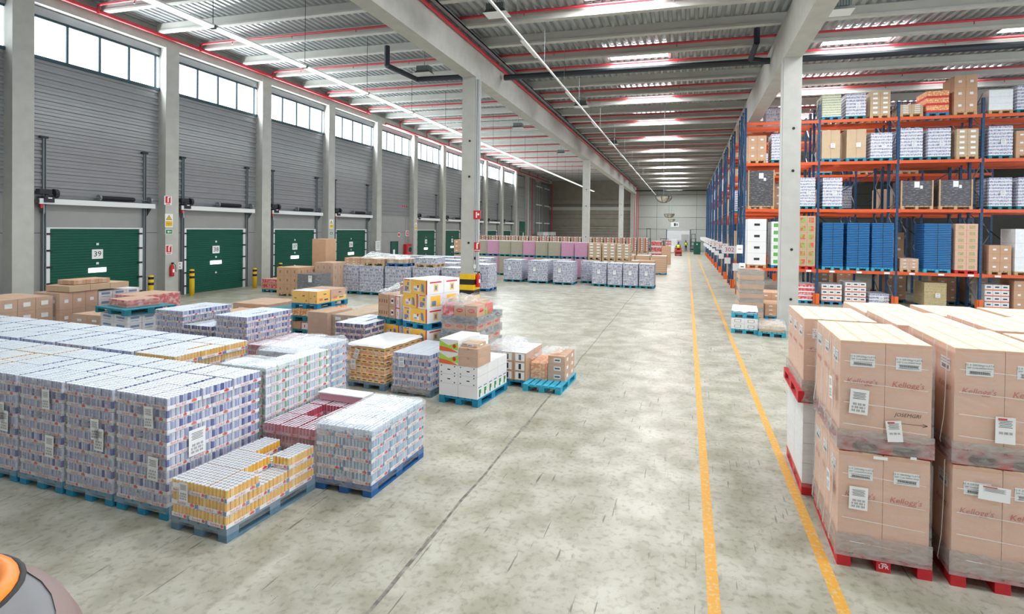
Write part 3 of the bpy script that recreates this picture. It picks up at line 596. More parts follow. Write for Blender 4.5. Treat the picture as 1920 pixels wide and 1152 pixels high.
def drape(parent, w, l, z, m, seed, amp=.06, over=.05, hang=.12, label='wrinkled clear sheet over the top', name='film_sheet', peak=None):
    b = MB(); nx, ny = 22, 30; G = []
    for j in range(ny+1):
        row = []
        for i in range(nx+1):
            u = -over+(w+2*over)*i/nx; v = -over+(l+2*over)*j/ny
            e = min(u, w-u, v, l-v); zz = z+.012+amp*(.5+.5*noise.noise(Vector((u*3.2+seed, v*2.4, seed))))+amp*.22*abs(noise.noise(Vector((u*9, v*6+seed, 2))))
            if peak: zz += peak[2]*math.exp(-((u-peak[0])**2+(v-peak[1])**2)/.06)
            if e < 0: zz = z-hang*min(1, -e/over)*(.5+.9*abs(noise.noise(Vector((u*4+seed, v*4, 5)))))
            u = min(max(u, -.022), w+.022) if e < 0 else u; v = min(max(v, -.022), l+.022) if e < 0 else v
            row.append(len(b.v)); b.v.append((u, v, zz))
        G.append(row)
    for j in range(ny):
        for i in range(nx): b.f.append((G[j][i], G[j][i+1], G[j+1][i+1], G[j+1][i])); b.m.append(b.mi(m))
    return obj(name, b.mesh(name, True), parent, label=label)
def sheet(parent, o, u, w=.15, h=.21, tilt=0., off=.03, bars=3, label='white barcode sheet', red=False):
    b = MB(); U = Vector(u); V = Vector(Z); R = Matrix.Rotation(tilt, 3, U.cross(V)); U2 = R @ U; V2 = R @ V; O = Vector(o)
    b.rect(O, U2, V2, w, h, 'paper_white', off)
    for k in range(5): b.rect(O+V2*(h*.36-k*h*.06), U2, V2, w*(.7-.1*(k % 2)), h*.018, 'print_ink', off+.002)
    for q in range(bars):
        for k in range(14):
            if (k*7+q) % 5: b.rect(O+V2*(-h*.1-q*h*.13)+U2*(w*(-.35+k*.052)), U2, V2, w*.02, h*.09, 'print_ink', off+.002)
    if red: b.rect(O+V2*h*.42-U2*w*.15, U2, V2, w*.45, h*.06, 'print_red', off+.003)
    return obj('label_sheet', b, parent, label=label)
def can_load(label, kind, x, y, rz, n, z=.144, w=.8, l=1.2, sides='FRT', skip=(), film=True, cat='can pallet load', group=None, sheets=(), detail_from=0, topkind=None, dr=None, slot=False, alt=True):
    t = thing('can_pallet_load', label, cat, (x, y, z), rz, group); sx, sy = w/.8, l/1.2; rnd = random.Random(int(x*100)+n)
    core = MB(); m0 = CAN[kind][0][0]
    core.box(.03, .03, 0, w-.03, l-.03, max(.01, n*TH-TH*(2 if skip else 1)-.02), 'far_can_grey' if kind in ('silver', 'green', 'dark', 'ice') else m0)
    for k in range(detail_from):     # hidden lower layers
        core.box(0.004, .004, k*TH, w-.004, l-.004, k*TH+.04, 'tray_board'); core.box(.008, .008, k*TH+.04, w-.008, l-.008, k*TH+.128, 'far_can_grey')
    obj('load_core', core, t)
    for k in range(detail_from, n):
        for idx, (tx, ty, turned) in enumerate(pattern(k, alt=alt)):
            if (k, idx) in skip: continue
            dx, dy = (TD, TW) if turned else (TW, TD); vis = False
            if k == n-1 and 'T' in sides: vis = True
            if k >= n-2 and skip: vis = True
            if 'F' in sides and ty < .01: vis = True
            if 'R' in sides and tx+dx > .79: vis = True
            if 'L' in sides and tx < .01: vis = True
            if not vis: continue
            kk = topkind if (topkind and k == n-1) else kind
            ox, oy = tx, ty
            if slot and k == n-1: ox += ((-.012, -.03, .024) if .3 < ty < .6 else (-.012, .002, .014))[min(2, int(tx/.25))]; oy += .012 if ty > .5 else -.006
            o = obj('can_tray', tray_mesh(kk, turned), t, ((ox+rnd.uniform(-.003, .003))*sx, (oy+rnd.uniform(-.003, .003))*sy, k*TH)); o.scale = (sx, sy, 1)
    if film:
        sleeve(t, w, l, -.06, n*TH-.01, sides=('RBL' if 'L' in sides else 'R'))
        if 'F' in sides: sleeve(t, w, l, -.06, n*TH-.01, 'front_shade_film' if kind in ('silver', 'ice', 'red', 'dark', 'green') else 'stretch_film', sides='F')  # front film is greyer: film haze plus painted shade of the front
    for s in sheets: sheet(t, *s[0], **s[1]) if isinstance(s[1], dict) else None
    if slot and film:
        pass
    return t
def WC(s, lo=4, hi=16):
    n = len(s.split())
    if not lo <= n <= hi: print('LABELWORDS', n, s)
    return s

def both(pm, plabel, fn):
    return fn

# ------------------------------------------------------------------ the field of can loads at the left
RZ = -.06; cR, sR = math.cos(RZ), math.sin(RZ)
fr = ((.4, 0, .72), X)
for i in range(7):
    ox = -5.47-.8-.875*i; dx = -(.8+.875*i); x = -5.47+dx*cR; y = 4.42+dx*sR
    pos = ['nearest to the aisle', 'second from the aisle', 'third from the aisle', 'fourth from the aisle', 'fifth from the aisle', 'sixth from the aisle', 'seventh from the aisle'][i]
    pallet(x, y, 0, RZ, 'pallet_blue', label=WC('blue pallet under the front row of nine-layer can loads, '+pos), near=i < 5)
    sh = []
    if i < 4: sh = [(((.55, 0, .98-.25*(i % 2)), X), dict(w=.14, h=.24, tilt=.03)), (((.62, 0, .42+.2*(i % 2)), X), dict(w=.16, h=.26, tilt=-.03))]
    if i == 0: sh.append((((.8, .32, .62), Y), dict(w=.2, h=.3)))
    can_load(WC('tall silver and blue can load in the front row, '+pos), 'silver', x, y, RZ, 9, sides='FRT' if i == 0 else 'FT', sheets=sh, slot=True, topkind='yellow' if i == 4 else None)
for i in range(9):
    dx = -(.8+.9*i); x = -7.12+dx*cR; y = 5.86+dx*sR+.0
    pos = 'nearest to the aisle' if i == 0 else ORD[i]+' from the aisle'
    pallet(x, y, 0, RZ, 'pallet_blue', label=WC('blue pallet under the second row of can loads, '+pos), near=False)
    if i == 0: can_load(WC('nine-layer can load with yellow cans on top behind the front row'), 'yellow', x, y, RZ, 9, sides='FRT', detail_from=4, slot=True)
    else: can_load(WC('tall silver and blue can load in the second row, '+pos), 'silver', x, y, RZ, 9, sides='T' if i > 2 else 'FT', detail_from=7, film=False, slot=True)

# ------------------------------------------------------------------ named can loads
pallet(-5.30, 4.33, 0, -.074, 'pallet_grey_blue', label='worn grey-blue pallet under the low yellow can load')
ylw = can_load('low three-layer yellow can load with gaps in its top layer', 'yellow', -5.30, 4.33, -.074, 3, sides='FRLT', skip=((2, 5), (2, 7)), sheets=[(((.22, 0, .3), X), dict(w=.13, h=.2)), ])
sh_b = MB(); sh_b.rect((.12, -.03, .36), X, Z, .1, .05, 'paper_white'); obj('label_sheet', sh_b, ylw)
pallet(-4.418, 5.487, 0, -.035, 'pallet_deep_blue', label='deep blue pallet under the pale blue can load with cloudy film')
ice = can_load('five-layer pale blue can load with cloudy wrinkled film over its top', 'ice', -4.418, 5.487, -.035, 5, sides='FRLT')
drape(ice, .8, 1.2, 5*TH, 'cloudy_film', 3, .035, .06, .09)
pallet(-5.33, 5.62, 0, -.05, 'pallet_blue', label='blue pallet under the low red can load')
red = can_load('low red can load with one missing block behind the yellow cans', 'red', -5.33, 5.62, -.05, 4, sides='FRT', skip=((3, 4),), alt=False, slot=True)
b = MB(); b.box(.02, .98, 4*TH, .78, 1.18, 4*TH+.1, 'can_pink'); b.box(.0, .96, 4*TH+.1, .8, 1.2, 4*TH+.115, 'film_white_top'); obj('tray_stack', b, red, label='pinkish wrapped trays left at the rear')
pallet(-6.2, 5.76, 0, -.05, 'pallet_blue', label='blue pallet under the pale green can load beside the red cans')
gr = can_load('tall pale green can load with torn film beside the low red cans', 'green', -6.2, 5.76, -.05, 9, sides='FRT', skip=((8, 3), (8, 4), (8, 6), (8, 7)), alt=False, sheets=[])
drape(gr, .8, .5, 9*TH-.02, 'cloudy_film', 8, .03, .04, .05)
pallet(-6.8, 7.02, 0, -.05, 'pallet_blue', label='blue pallet under the pale can load with humped film')
lb = can_load('tall pale can load under humped cloudy film behind the green cans', 'ice', -6.8, 7.02, -.05, 8, sides='FRT'); drape(lb, .8, 1.2, 8*TH, 'cloudy_film', 12, .1, .05, .12, peak=(.4, .5, .07))
pallet(-8.27, 8.28, 0, -.05, 'pallet_blue', label='blue pallet under the dark red and silver can load', near=False)
can_load('can load with dark red tops in the middle of the left stock', 'red', -8.27, 8.28, -.05, 6, sides='FRT', slot=True)
for (x, y, n, k, lab, w) in ((-9.68, 8.87, 9, 'silver', 'tall silver and lilac can load standing before the stack with orange boxes', .86), (-11.55, 9.05, 9, 'silver', 'tall silver can load left of the lower silver one', .82), (-10.62, 8.95, 7, 'dark', 'lower dark blue can load between two tall silver loads', .8), (-7.72, 10.2, 7, 'dark', 'dark blue and silver can load left of the yellow printed cartons', .8)):
    pallet(x, y, 0, -.05, 'pallet_blue', w=w, label=WC('blue pallet under the '+lab.split(' standing')[0].split(' left of')[0]+(' in the middle stock' if 'dark blue and' in lab else '')), near=False)
    can_load(WC(lab), k, x, y, -.05, n, w=w, sides='FRT', slot=True, sheets=[(((.5, 0, .5), X), dict(w=.14, h=.2)), (((w, .3, .5), Y), dict(w=.14, h=.2))])
pallet(-5.56, 9.07, 0, -.07, 'pallet_grey_blue', w=.87, label='film-covered grey-blue pallet under the small lilac can load')
s7 = can_load('small lilac can load between the yellow trays and the white cartons', 'silver', -5.56, 9.07, -.07, 5, w=.84, sides='FRLT', sheets=[(((.22, 0, .5), X), dict(w=.12, h=.2, tilt=.08))])
sleeve(s7, .84, 1.2, -.1, .0, 'grey_wrap_band', .02, name='wrap_band')

# ------------------------------------------------------------------ cartons
CM = {}
def carton_mesh(w, d, h, style):
    key = (round(w, 3), round(d, 3), round(h, 3), style)
    if key in CM: return CM[key]
    b = MB(); base = {'yl': 'carton_yellow', 'ws': 'carton_white', 'white': 'carton_white', 'whitedots': 'carton_white', 'greenbase': 'carton_white', 'arcs': 'carton_white', 'brown': 'carton_brown', 'brownlabel': 'carton_brown', 'redwhite': 'carton_white', 'redlogo': 'carton_brown', 'orange': 'carton_yellow', 'orangehalf': 'carton_brown', 'tan': 'carton_tan', 'multi': 'multi_goods', 'goods': 'orange_goods', 'redgoods': 'red_goods', 'diamonds': 'carton_brown', 'ovals': 'carton_white', 'barcode': 'carton_white'}[style]
    b.box(0, 0, 0, w, d, h, base, top='carton_white' if style in ('yl', 'orange') else None)
    F = lambda fx, fz, fw, fh, m, off=.002: b.rect((w*fx, 0, h*fz), X, Z, w*fw, h*fh, m, off)
    R = lambda fy, fz, fw, fh, m, off=.002: b.rect((w, d*fy, h*fz), Y, Z, d*fw, h*fh, m, off)
    T_ = lambda fx, fy, fw, fh, m: b.rect((w*fx, d*fy, h), X, Y, w*fw, d*fh, m, .0015)
    if style in ('brown', 'brownlabel', 'redlogo', 'diamonds', 'orange', 'orangehalf', 'tan', 'redwhite'): T_(.5, .5, .97, .08, 'tape_brown'); F(.5, .9, .12, .2, 'tape_brown') if style in ('brown', 'tan') else None
    if style == 'yl':
        F(.965, .5, .07, 1, 'print_red'); F(.36, .37, .36, .38, 'paper_white'); F(.42, .52, .05, .18, 'print_red', .004); F(.47, .52, .04, .18, 'print_ink', .004); F(.3, .33, .18, .06, 'print_purple', .004); F(.3, .25, .2, .04, 'print_red', .004)
        b.poly([(w*.63, -.003, h*.75), (w*.66, -.003, h*.2), (w*.83, -.003, h*.12), (w*.77, -.003, h*.7)][::-1], 'print_purple'); b.poly([(w*.66, -.005, h*.66), (w*.69, -.005, h*.32), (w*.79, -.005, h*.26), (w*.75, -.005, h*.62)][::-1], 'print_blue')
        F(.05, .85, .03, .12, 'paper_white', .003)
        R(.5, .5, 1.0, 1, 'carton_white', .001); R(.5, .82, .7, .1, 'print_red'); R(.52, .42, .26, .5, 'carton_yellow'); R(.52, .42, .12, .3, 'print_blue', .004)
    if style == 'ws':
        F(.5, .5, .7, .8, 'carton_yellow'); F(.4, .3, .3, .36, 'print_purple', .004); F(.66, .66, .22, .22, 'print_blue', .004); F(.62, .35, .2, .2, 'print_blue', .005); F(.06, .5, .05, .8, 'print_purple', .003); F(.5, .93, .7, .05, 'print_red', .003)
        R(.5, .5, .6, .75, 'carton_yellow'); R(.4, .35, .25, .35, 'print_blue', .004)
    if style == 'whitedots':
        for fx in (.12, .82):
            for fz in (.15, .85): b.tube((w*fx, 0, h*fz), (w*fx, -.003, h*fz), .012, 'print_ink', 8)
        F(.52, .5, .2, .22, 'paper_white'); F(.52, .5, .16, .12, 'print_ink', .003)
    if style == 'greenbase': 
        [(R(q, .45, .3, .74, 'paper_white'), R(q-.04, .42, .12, .6, 'print_dark_green', .004), R(q+.05, .55, .1, .34, 'print_green', .004), R(q, .9, .3, .08, 'print_blue', .003)) for q in (.25, .75)]
    if style == 'arcs':
        b.poly([(0, -.002, h*.9), (0, -.002, h*.35), (w, -.002, h*.18), (w, -.002, h*.82), (w*.5, -.002, h*.52)][::1], 'print_lime')
        b.poly([(0, -.004, h*.42), (0, -.004, h*.06), (w, -.004, h*.02), (w*.85, -.004, h*.14), (w*.45, -.004, h*.34)], 'print_orange'); b.poly([(w*.8+.035*math.cos(a*.35), -.006, h*.5+.04*math.sin(a*.35)) for a in range(0, 18)], 'print_red')
    if style in ('brownlabel', 'tan'): F(.55, .5, .4, .5, 'paper_white'); F(.55, .5, .3, .2, 'print_ink', .004); R(.5, .5, .3, .4, 'paper_white')
    if style == 'barcode':
        F(.5, .5, 1, 1, 'carton_brown', .001); F(.5, .5, .74, .8, 'paper_white', .003); F(.5, .5, .2, .6, 'print_ink', .005); R(.5, .5, 1, 1, 'carton_brown', .001)
    if style == 'redwhite': F(.08, .5, .1, 1, 'print_red'); F(.92, .5, .12, 1, 'print_red'); F(.5, .93, 1, .08, 'print_red'); F(.5, .45, .4, .5, 'paper_white', .003); F(.5, .45, .12, .4, 'print_red', .005); R(.5, .5, .5, .5, 'print_red')
    if style == 'redlogo':
        for fx in (.5,): b.poly([(w*fx+w*.3*math.cos(a*.35), -.003, h*.55+h*.17*math.sin(a*.35)) for a in range(18)], 'print_red'); b.rect((w*fx, 0, h*.55), X, Z, w*.36, h*.08, 'carton_brown', .006)
        b.poly([(w+.003, d*.5+d*.3*math.cos(a*.35), h*.55+h*.17*math.sin(a*.35)) for a in range(18)], 'print_red')
    if style in ('orange', 'orangehalf'):
        if style == 'orangehalf': b.poly([(w+.002, 0, 0), (w+.002, d, 0), (w+.002, d, h*.45), (w+.002, 0, h*.2)], 'carton_yellow')
        F(.7, .6, .14, .08, 'print_ink'); F(.2, .4, .14, .06, 'print_ink'); F(.86, .2, .1, .18, 'print_orange'); R(.3, .3, .25, .2, 'print_orange'); R(.6, .7, .2, .08, 'print_ink'); R(.7, .25, .3, .12, 'print_ink')
    if style == 'diamonds':
        for k in range(4): F(.15+.23*k, .4, .1, .3, 'carton_seam')
        R(.3, .4, .15, .3, 'carton_seam'); R(.7, .4, .15, .3, 'carton_seam')
    if style == 'ovals': b.rect((w*.5, 0, h*.5), X, Z, w*.5, h*.5, 'print_ink', .002); b.rect((w*.5, 0, h*.5), X, Z, w*.44, h*.42, 'carton_white', .004)
    CM[key] = b.mesh('carton'); return CM[key]
def carton(x0, y0, rz, lx, ly, lz, w, d, h, style, label, group=None, name='carton', cat='carton', extra=0.):
    c, s = math.cos(rz), math.sin(rz); 
    o = obj(name, carton_mesh(w-.006, d-.006, h-.003, style), None, (x0+lx*c-ly*s, y0+lx*s+ly*c, lz), rz+extra); return tag(o, WC(label), cat, group)
# the tall stack of yellow and white printed cartons
for side, (sx_, sy_, rz, nm) in enumerate(((-7.12, 10.92, -.34, 'left'), (-6.25, 10.6, -.34, 'right'))):
    wd = .8 if side == 0 else .8
    base = 'stack nearer the wall' if side == 0 else 'stack nearer the aisle'
    pallet(sx_, sy_, 0, rz, 'pallet_teal', w=wd, l=1.0, label='teal pallet on the floor under the yellow printed carton '+base)
    tiers = [(0.144, .285, 3, 'below the raised pallet')]
    if side: tiers.append((1.144, .32, 3, 'above the raised pallet'))
    pallet(sx_, sy_, 1.0, rz, 'pallet_teal' if side == 0 else 'pallet_blue', w=wd, l=1.0, label='raised %s pallet halfway up the yellow printed carton %s' % ('teal' if side == 0 else 'blue', base))
    for z0, h, n, where in tiers:
        for k in range(n):
            for r in range(2):
                flip = (k+1) % 2 if z0 > 1 else k % 2
                ws = [(.33, 'ws'), (.67, 'yl')] if (k % 2 == 0) else [(.62, 'yl'), (.38, 'ws')]
                xx = 0
                for q, (fw, st) in enumerate(ws):
                    carton(sx_, sy_, rz, xx, r*.5, z0+k*h, wd*fw, .5, h, st, '%s printed carton %s, %s layer, %s %s, %s' % ('yellow' if st == 'yl' else 'white', where, ['bottom', 'middle', 'top'][k], 'rear' if r else 'front', 'left' if q == 0 else 'right', 'wall-side stack' if side == 0 else 'aisle-side stack'), 'yellow and white printed cartons'); xx += wd*fw
# boxes on the raised pallet of the left stack
z0 = 1.144
for k in range(2):
    carton(-7.12, 10.92, -.34, .01, .02, z0+k*.27, .38, .8, .27, 'diamonds', 'long brown carton on the raised teal pallet, %s' % ('lower' if k == 0 else 'upper'))
    carton(-7.12, 10.92, -.34, .4, .02, z0+k*.27, .23, .6, .27, 'brownlabel', 'brown labelled carton in the middle of the raised teal pallet, %s' % ('lower' if k == 0 else 'upper'))
    carton(-7.12, 10.92, -.34, .64, .02, z0+k*.27, .16, .4, .27, 'redwhite', 'small red and white carton on the raised teal pallet, %s' % ('lower' if k == 0 else 'upper'))
carton(-7.12, 10.92, -.34, .38, .35, z0+.54, .38, .5, .26, 'brown', 'brown carton under loose film atop the raised teal pallet')
t = thing('film_cover', 'loose clear film draped over the brown cartons on the raised teal pallet', 'stretch film', (-7.12, 10.92, z0), -.34)
def tent(parent, pts, m='cloudy_film', seed=1, n=14, name='film_sheet'):
    b = MB(); (x0, y0, z0_), (x1, y1, z1_), (x2, y2, z2_), (x3, y3, z3_) = pts; G = []
    for j in range(n+1):
        row = []
        for i in range(n+1):
            u, v = i/n, j/n; f = lambda a, c, d, e: a*(1-u)*(1-v)+c*u*(1-v)+d*u*v+e*(1-u)*v
            row.append(len(b.v)); b.v.append((f(x0, x1, x2, x3), f(y0, y1, y2, y3), f(z0_, z1_, z2_, z3_)+.045*noise.noise(Vector((u*3+seed, v*3, seed)))+.035*noise.noise(Vector((u*9+seed, v*5, 3)))))
        G.append(row)
    for j in range(n):
        for i in range(n): b.f.append((G[j][i], G[j][i+1], G[j+1][i+1], G[j+1][i])); b.m.append(b.mi(m))
    return obj(name, b.mesh(name, True), parent)
tent(t, [(-.02, -.02, .56), (.8, -.02, .5), (.8, .9, .9), (.3, .9, .86)], 'stretch_film', 4)
tent(t, [(-.02, .0, .56), (.45, -.01, .62), (.78, .6, .9), (.3, .9, .9)], 'cloudy_film', 6)
# orange boxed stack on pallets
SX, SY, SR = -10.28, 11.75, -.04
for k, (z, m) in enumerate(((0, 'pallet_teal'), (.36, 'pallet_teal'), (.72, 'pallet_teal'), (1.06, 'pallet_blue'))):
    pallet(SX, SY, z, SR, m, w=.85, label='%s pallet in the stack under the orange boxes, %s of four' % (CN[m], ['bottom', 'second', 'third', 'top'][k]))
    if k < 3:
        for q in range(3):
            for r in range(3): 
                if q == 2 or r == 0: carton(SX, SY, SR, .01+q*.28, .02+r*.39, z+.144, .275, .38, .2, ['redgoods', 'brown', 'goods'][k] if (q+k) % 2 or k != 1 else 'redwhite', 'flat %s case on the %s pallet below the orange boxes' % (['red', 'brown', 'colourful'][k], ['bottom', 'second', 'third'][k]), 'flat cases between the stacked pallets, %s tier' % ['lowest', 'middle', 'upper'][k])
carton(SX, SY, SR, .0, .02, 1.204, .55, .5, .33, 'orange', 'large yellow carton atop the pallet stack, front left')
carton(SX, SY, SR, .56, .02, 1.204, .26, .5, .33, 'orange', 'narrow yellow carton atop the pallet stack, front right')
carton(SX, SY, SR, .0, .54, 1.204, .83, .6, .33, 'orangehalf', 'half brown half yellow carton atop the pallet stack, rear')
t = thing('film_cover', 'clear film around the yellow cartons on top of the pallet stack', 'stretch film', (SX, SY, 1.2), SR); sleeve(t, .84, 1.16, .0, .345, top=True, name='film_sheet')

# white cartons on the blue pallet
WX, WY, WR = -4.45, 8.86, -.12
pallet(WX, WY, 0, WR, 'pallet_blue', w=.83, label='blue pallet under the white cartons with printed corner cartons')
for r in range(3):
    for q in range(2):
        carton(WX, WY, WR, q*.41, r*.4, .144, .41, .4, .23, 'greenbase', 'white carton with green side print, bottom layer, %s %s' % (['front', 'middle', 'rear'][r], ['left', 'right'][q]), 'white cartons on the blue pallet')
        for k in range(2): carton(WX, WY, WR, q*.41, r*.4, .374+k*.175, .41, .4, .175, 'whitedots' if r == 0 else 'white', 'plain white carton with dark studs, %s middle layer, %s %s' % (['lower', 'upper'][k], ['front', 'middle', 'rear'][r], ['left', 'right'][q]), 'white cartons on the blue pallet')
for r in range(3):
    for k in range(2):
        if r == 0 or r == 1: carton(WX, WY, WR, 0, r*.4, .724+k*.235, .41, .4, .235, 'arcs', 'white carton with green and orange swoosh, %s, %s' % (['lower', 'upper'][k], ['front', 'middle'][r]), 'white swoosh cartons')
for k in range(2): carton(WX, WY, WR, .42, .0, .724+k*.17, .4, .5, .17, 'brown', 'flat brown carton on the white cartons, %s' % ['lower', 'upper'][k])
carton(WX, WY, WR, .44, .08, 1.064, .32, .34, .07, 'tan', 'small tan carton lying on the flat brown cartons')
carton(WX, WY, WR, .02, .82, .724, .38, .36, .35, 'white', 'white carton at the rear of the white carton stack')
t = thing('film_cover', 'clear film draped over the brown cartons of the white carton stack', 'stretch film', (WX, WY, .7), WR)
tent(t, [(.38, -.03, .46), (.86, -.03, .4), (.86, 1.1, .3), (.35, 1.0, .48)], 'stretch_film', 5); tent(t, [(.86, -.02, .02), (.86, 1.1, .05), (.86, 1.1, .32), (.86, -.03, .4)], 'stretch_film', 2)
tent(t, [(.4, -.02, .02), (.84, -.02, .02), (.84, -.02, .4), (.4, -.02, .42)], 'stretch_film', 8)

# yellow tray load
pallet(-6.66, 9.22, 0, -.13, 'pallet_grey_blue', w=.9, label='grey-blue pallet under the yellow wrapped tray load')
t = thing('wrapped_tray_load', 'yellow printed tray load wrapped in film with a white top', 'wrapped pallet load', (-6.66, 9.22, .144), -.13)
for k in range(6):
    b = MB(); h = .123; wv = .012*math.sin(k*2.1)
    b.box(.005+wv, .005-wv, k*h, .895+wv, 1.195, k*h+.055, 'carton_yellow', top='film_white_top'); b.box(.02+wv, .02-wv, k*h+.055, .88+wv, 1.18, k*h+h-.002, 'orange_goods' if k < 5 else 'carton_yellow', top='film_white_top')
    for q in range(6): b.rect((.1+.15*q+wv, .005-wv, k*h+.03), X, Z, .09, .02, 'print_ink'); b.rect((.895+wv, .12+.2*q, k*h+.03), Y, Z, .11, .02, 'print_ink')
    obj('tray_layer', b, t)
sleeve(t, .9, 1.2, -.05, .76); drape(t, .9, 1.2, .738, 'film_white_top', 5, .012, .03, .04, label='white film top')
sheet(t, (.22, 0, .55), X, w=.11, h=.2, tilt=-.35); sheet(t, (.14, 0, .33), X, w=.12, h=.2)
# low load with cardboard beside it
pallet(-7.5, 9.45, 0, -.08, 'pallet_blue', w=.8, label='blue pallet under the low film-wrapped bags beside yellow trays')
t = thing('low_wrapped_load', 'low silver film-wrapped load with loose cardboard, beside the yellow tray load', 'wrapped pallet load', (-7.5, 9.45, .144), -.08)
b = MB(); b.box(.02, .02, 0, .78, 1.0, .22, 'far_can_grey'); obj('goods', b, t); drape(t, .8, 1.05, .22, 'cloudy_film', 7, .06, .05, .2); b = MB(); b.box(.15, .5, .3, .8, .52, .38, 'carton_brown'); b.box(.4, .1, .3, .8, .4, .32, 'carton_brown'); obj('cardboard_flap', b, t); sheet(t, (.6, 0, .12), X, w=.12, h=.16, tilt=-.2, off=.05)

# brown cartons and half empty light blue pallet
pallet(-3.98, 10.2, 0, -.07, 'pallet_blue', w=.85, label='blue pallet mostly hidden behind the white carton stack')
n = 0
for k in range(3):
    for q in range(3):
        for r in range(2):
            if k == 2 and q == 0: continue
            carton(-3.98, 10.2, -.07, q*.28, r*.5, .144+k*.19, .275, .48, .19, 'barcode' if q else 'brown', 'brown carton with white barcode panel, %s layer, column %s, %s' % (['bottom', 'middle', 'top'][k], ['left', 'centre', 'right'][q], ['front', 'rear'][r]), 'barcode cartons behind the white stack')
t = thing('film_cover', 'loose clear film bunched over the barcode cartons behind the white stack', 'stretch film', (-3.98, 10.2, .144), -.07); drape(t, .84, 1.0, .6, 'stretch_film', 11, .12, .05, .25, peak=(.3, .5, .16)); drape(t, .5, .9, .64, 'cloudy_film', 15, .1, .04, .1, name='film_fold', peak=(.3, .4, .1))
pallet(-3.16, 9.95, 0, -.05, 'pallet_light_blue', label='light blue pallet with bare front boards near the floor joint')
for k in range(3):
    for q in range(2):
        for r in range(2):
            if k == 2 and q == 0: continue
            carton(-3.16, 9.95, -.05, .02+q*.38, .42+r*.38, .144+k*.17, .37, .37, .17, 'goods' if (q == 0) else 'brownlabel', '%s carton at the back of the light blue pallet, %s layer, %s row' % ('orange printed' if q == 0 else 'brown labelled', ['bottom', 'middle', 'top'][k], ['front', 'rear'][r]), 'cartons at the back of the light blue pallet')
t = thing('film_cover', 'crumpled clear film over the cartons on the light blue pallet', 'stretch film', (-3.16, 9.95, .144), -.05)
tent(t, [(-.02, .38, .3), (.8, .38, .53), (.8, 1.22, .56), (-.02, 1.2, .5)], 'stretch_film', 9); tent(t, [(-.02, .37, .0), (.8, .37, .0), (.8, .37, .52), (-.02, .38, .32)], 'stretch_film', 3); tent(t, [(.8, .37, .0), (.8, 1.22, .0), (.8, 1.22, .55), (.8, .38, .52)], 'stretch_film', 13); tent(t, [(.0, .45, .4), (.6, .5, .56), (.7, 1.1, .58), (.1, 1.2, .52)], 'cloudy_film', 17)
# tiers with red logo cartons
TX, TY, TR = -5.17, 10.42, -.08
for k in range(5):
    lv = ['lowest', 'second', 'middle', 'fourth', 'highest'][k]
    pallet(TX, TY, k*.3, TR, 'pallet_grey_blue', w=.86, label='wrapped grey-blue pallet among red logo cartons, %s of five' % lv)
    for q in range(3):
        for r in range(3):
            if k == 4 and (q, r) in ((2, 2), (0, 1), (0, 2)): continue
            if not (r == 0 or q == 2 or k == 4): continue
            st = 'redlogo'
            if k == 4 and q == 2 and r > 0: st = 'multi'
            if k == 4 and q == 0: st = 'redgoods'
            carton(TX, TY, TR, q*.285, r*.4, .144+k*.3, .28, .39, .155 if k < 4 else .25, st, '%s carton on the %s wrapped pallet near the striped column' % ({'redlogo': 'brown red-logo', 'multi': 'blue patterned', 'redgoods': 'red topped'}[st], lv), 'red logo cartons, %s tier' % lv)
t = thing('film_cover', 'grey stretch film around the three tiers of red logo cartons', 'stretch film', (TX, TY, .0), TR); sleeve(t, .86, 1.2, .1, 1.3)
for z in (.27, .57, .87, 1.17): sleeve(t, .86, 1.2, z, z+.19, 'grey_wrap_band', .022, name='wrap_band')
drape(t, .86, 1.2, 1.6, 'stretch_film', 21, .1, .05, .2, peak=(.6, .5, .16)); drape(t, .5, .7, 1.62, 'cloudy_film', 25, .12, .04, .1, name='film_fold', peak=(.3, .3, .12))

# ------------------------------------------------------------------ generic wrapped loads
def brick(w, l, h, nx, ny, nz, m, top=None, marks=None, g=.005):
    b = MB(); dx, dy, dz = w/nx, l/ny, h/nz
    b.box(.01, .01, 0, w-.01, l-.01, h-.01, 'carton_seam')
    for k in range(nz):
        for j in range(ny):
            for i in range(nx):
                if 0 < i < nx-1 and 0 < j < ny-1 and k < nz-1: continue
                b.box(i*dx+g, j*dy+g, k*dz+g*.6, (i+1)*dx-g, (j+1)*dy-g, (k+1)*dz-g*.4, m, top=top)
                if marks and j == 0: marks(b, (i+.5)*dx, 0, (k+.5)*dz, X, dx, dz)
                if marks and i == nx-1: marks(b, w, (j+.5)*dy, (k+.5)*dz, Y, dy, dz)
    return b
def mk_label(fw=.5, fh=.4, m='paper_white'):
    return lambda b, x, y, z, u, dx, dz: b.rect((x, y, z), u, Z, dx*fw, dz*fh, m, .003 if u == X else .004)
def mk_band(m, fh=.2, pos=-.38):
    return lambda b, x, y, z, u, dx, dz: (b.rect((x, y, z+dz*pos), u, Z, dx, dz*fh, m, .003), b.rect((x, y, z+dz*.1), u, Z, dx*.5, dz*.2, 'print_ink', .003))
def mk_redcol(b, x, y, z, u, dx, dz):
    b.rect((x, y, z), u, Z, dx*.18, dz, 'print_red', .004); b.rect(Vector((x, y, z))+Vector(u)*dx*.3, u, Z, dx*.24, dz*.3, 'paper_white', .003)
def layered(w, l, h, m='far_can_grey', top='lid_silver', n=None, strip='tray_board'):
    b = MB(); n = n or max(2, round(h/.135)); d = h/n
    for k in range(n):
        e = .004 if k % 2 else 0
        b.box(-e, -e, k*d, w+e, l+e, k*d+d*.3, strip if strip else m); b.box(.006, .006, k*d+d*.3, w-.006, l-.006, (k+1)*d, m, top=top)
    return b
GM = {}
def G(key, fn):
    if key not in GM: GM[key] = fn().mesh(key[0])
    return GM[key]
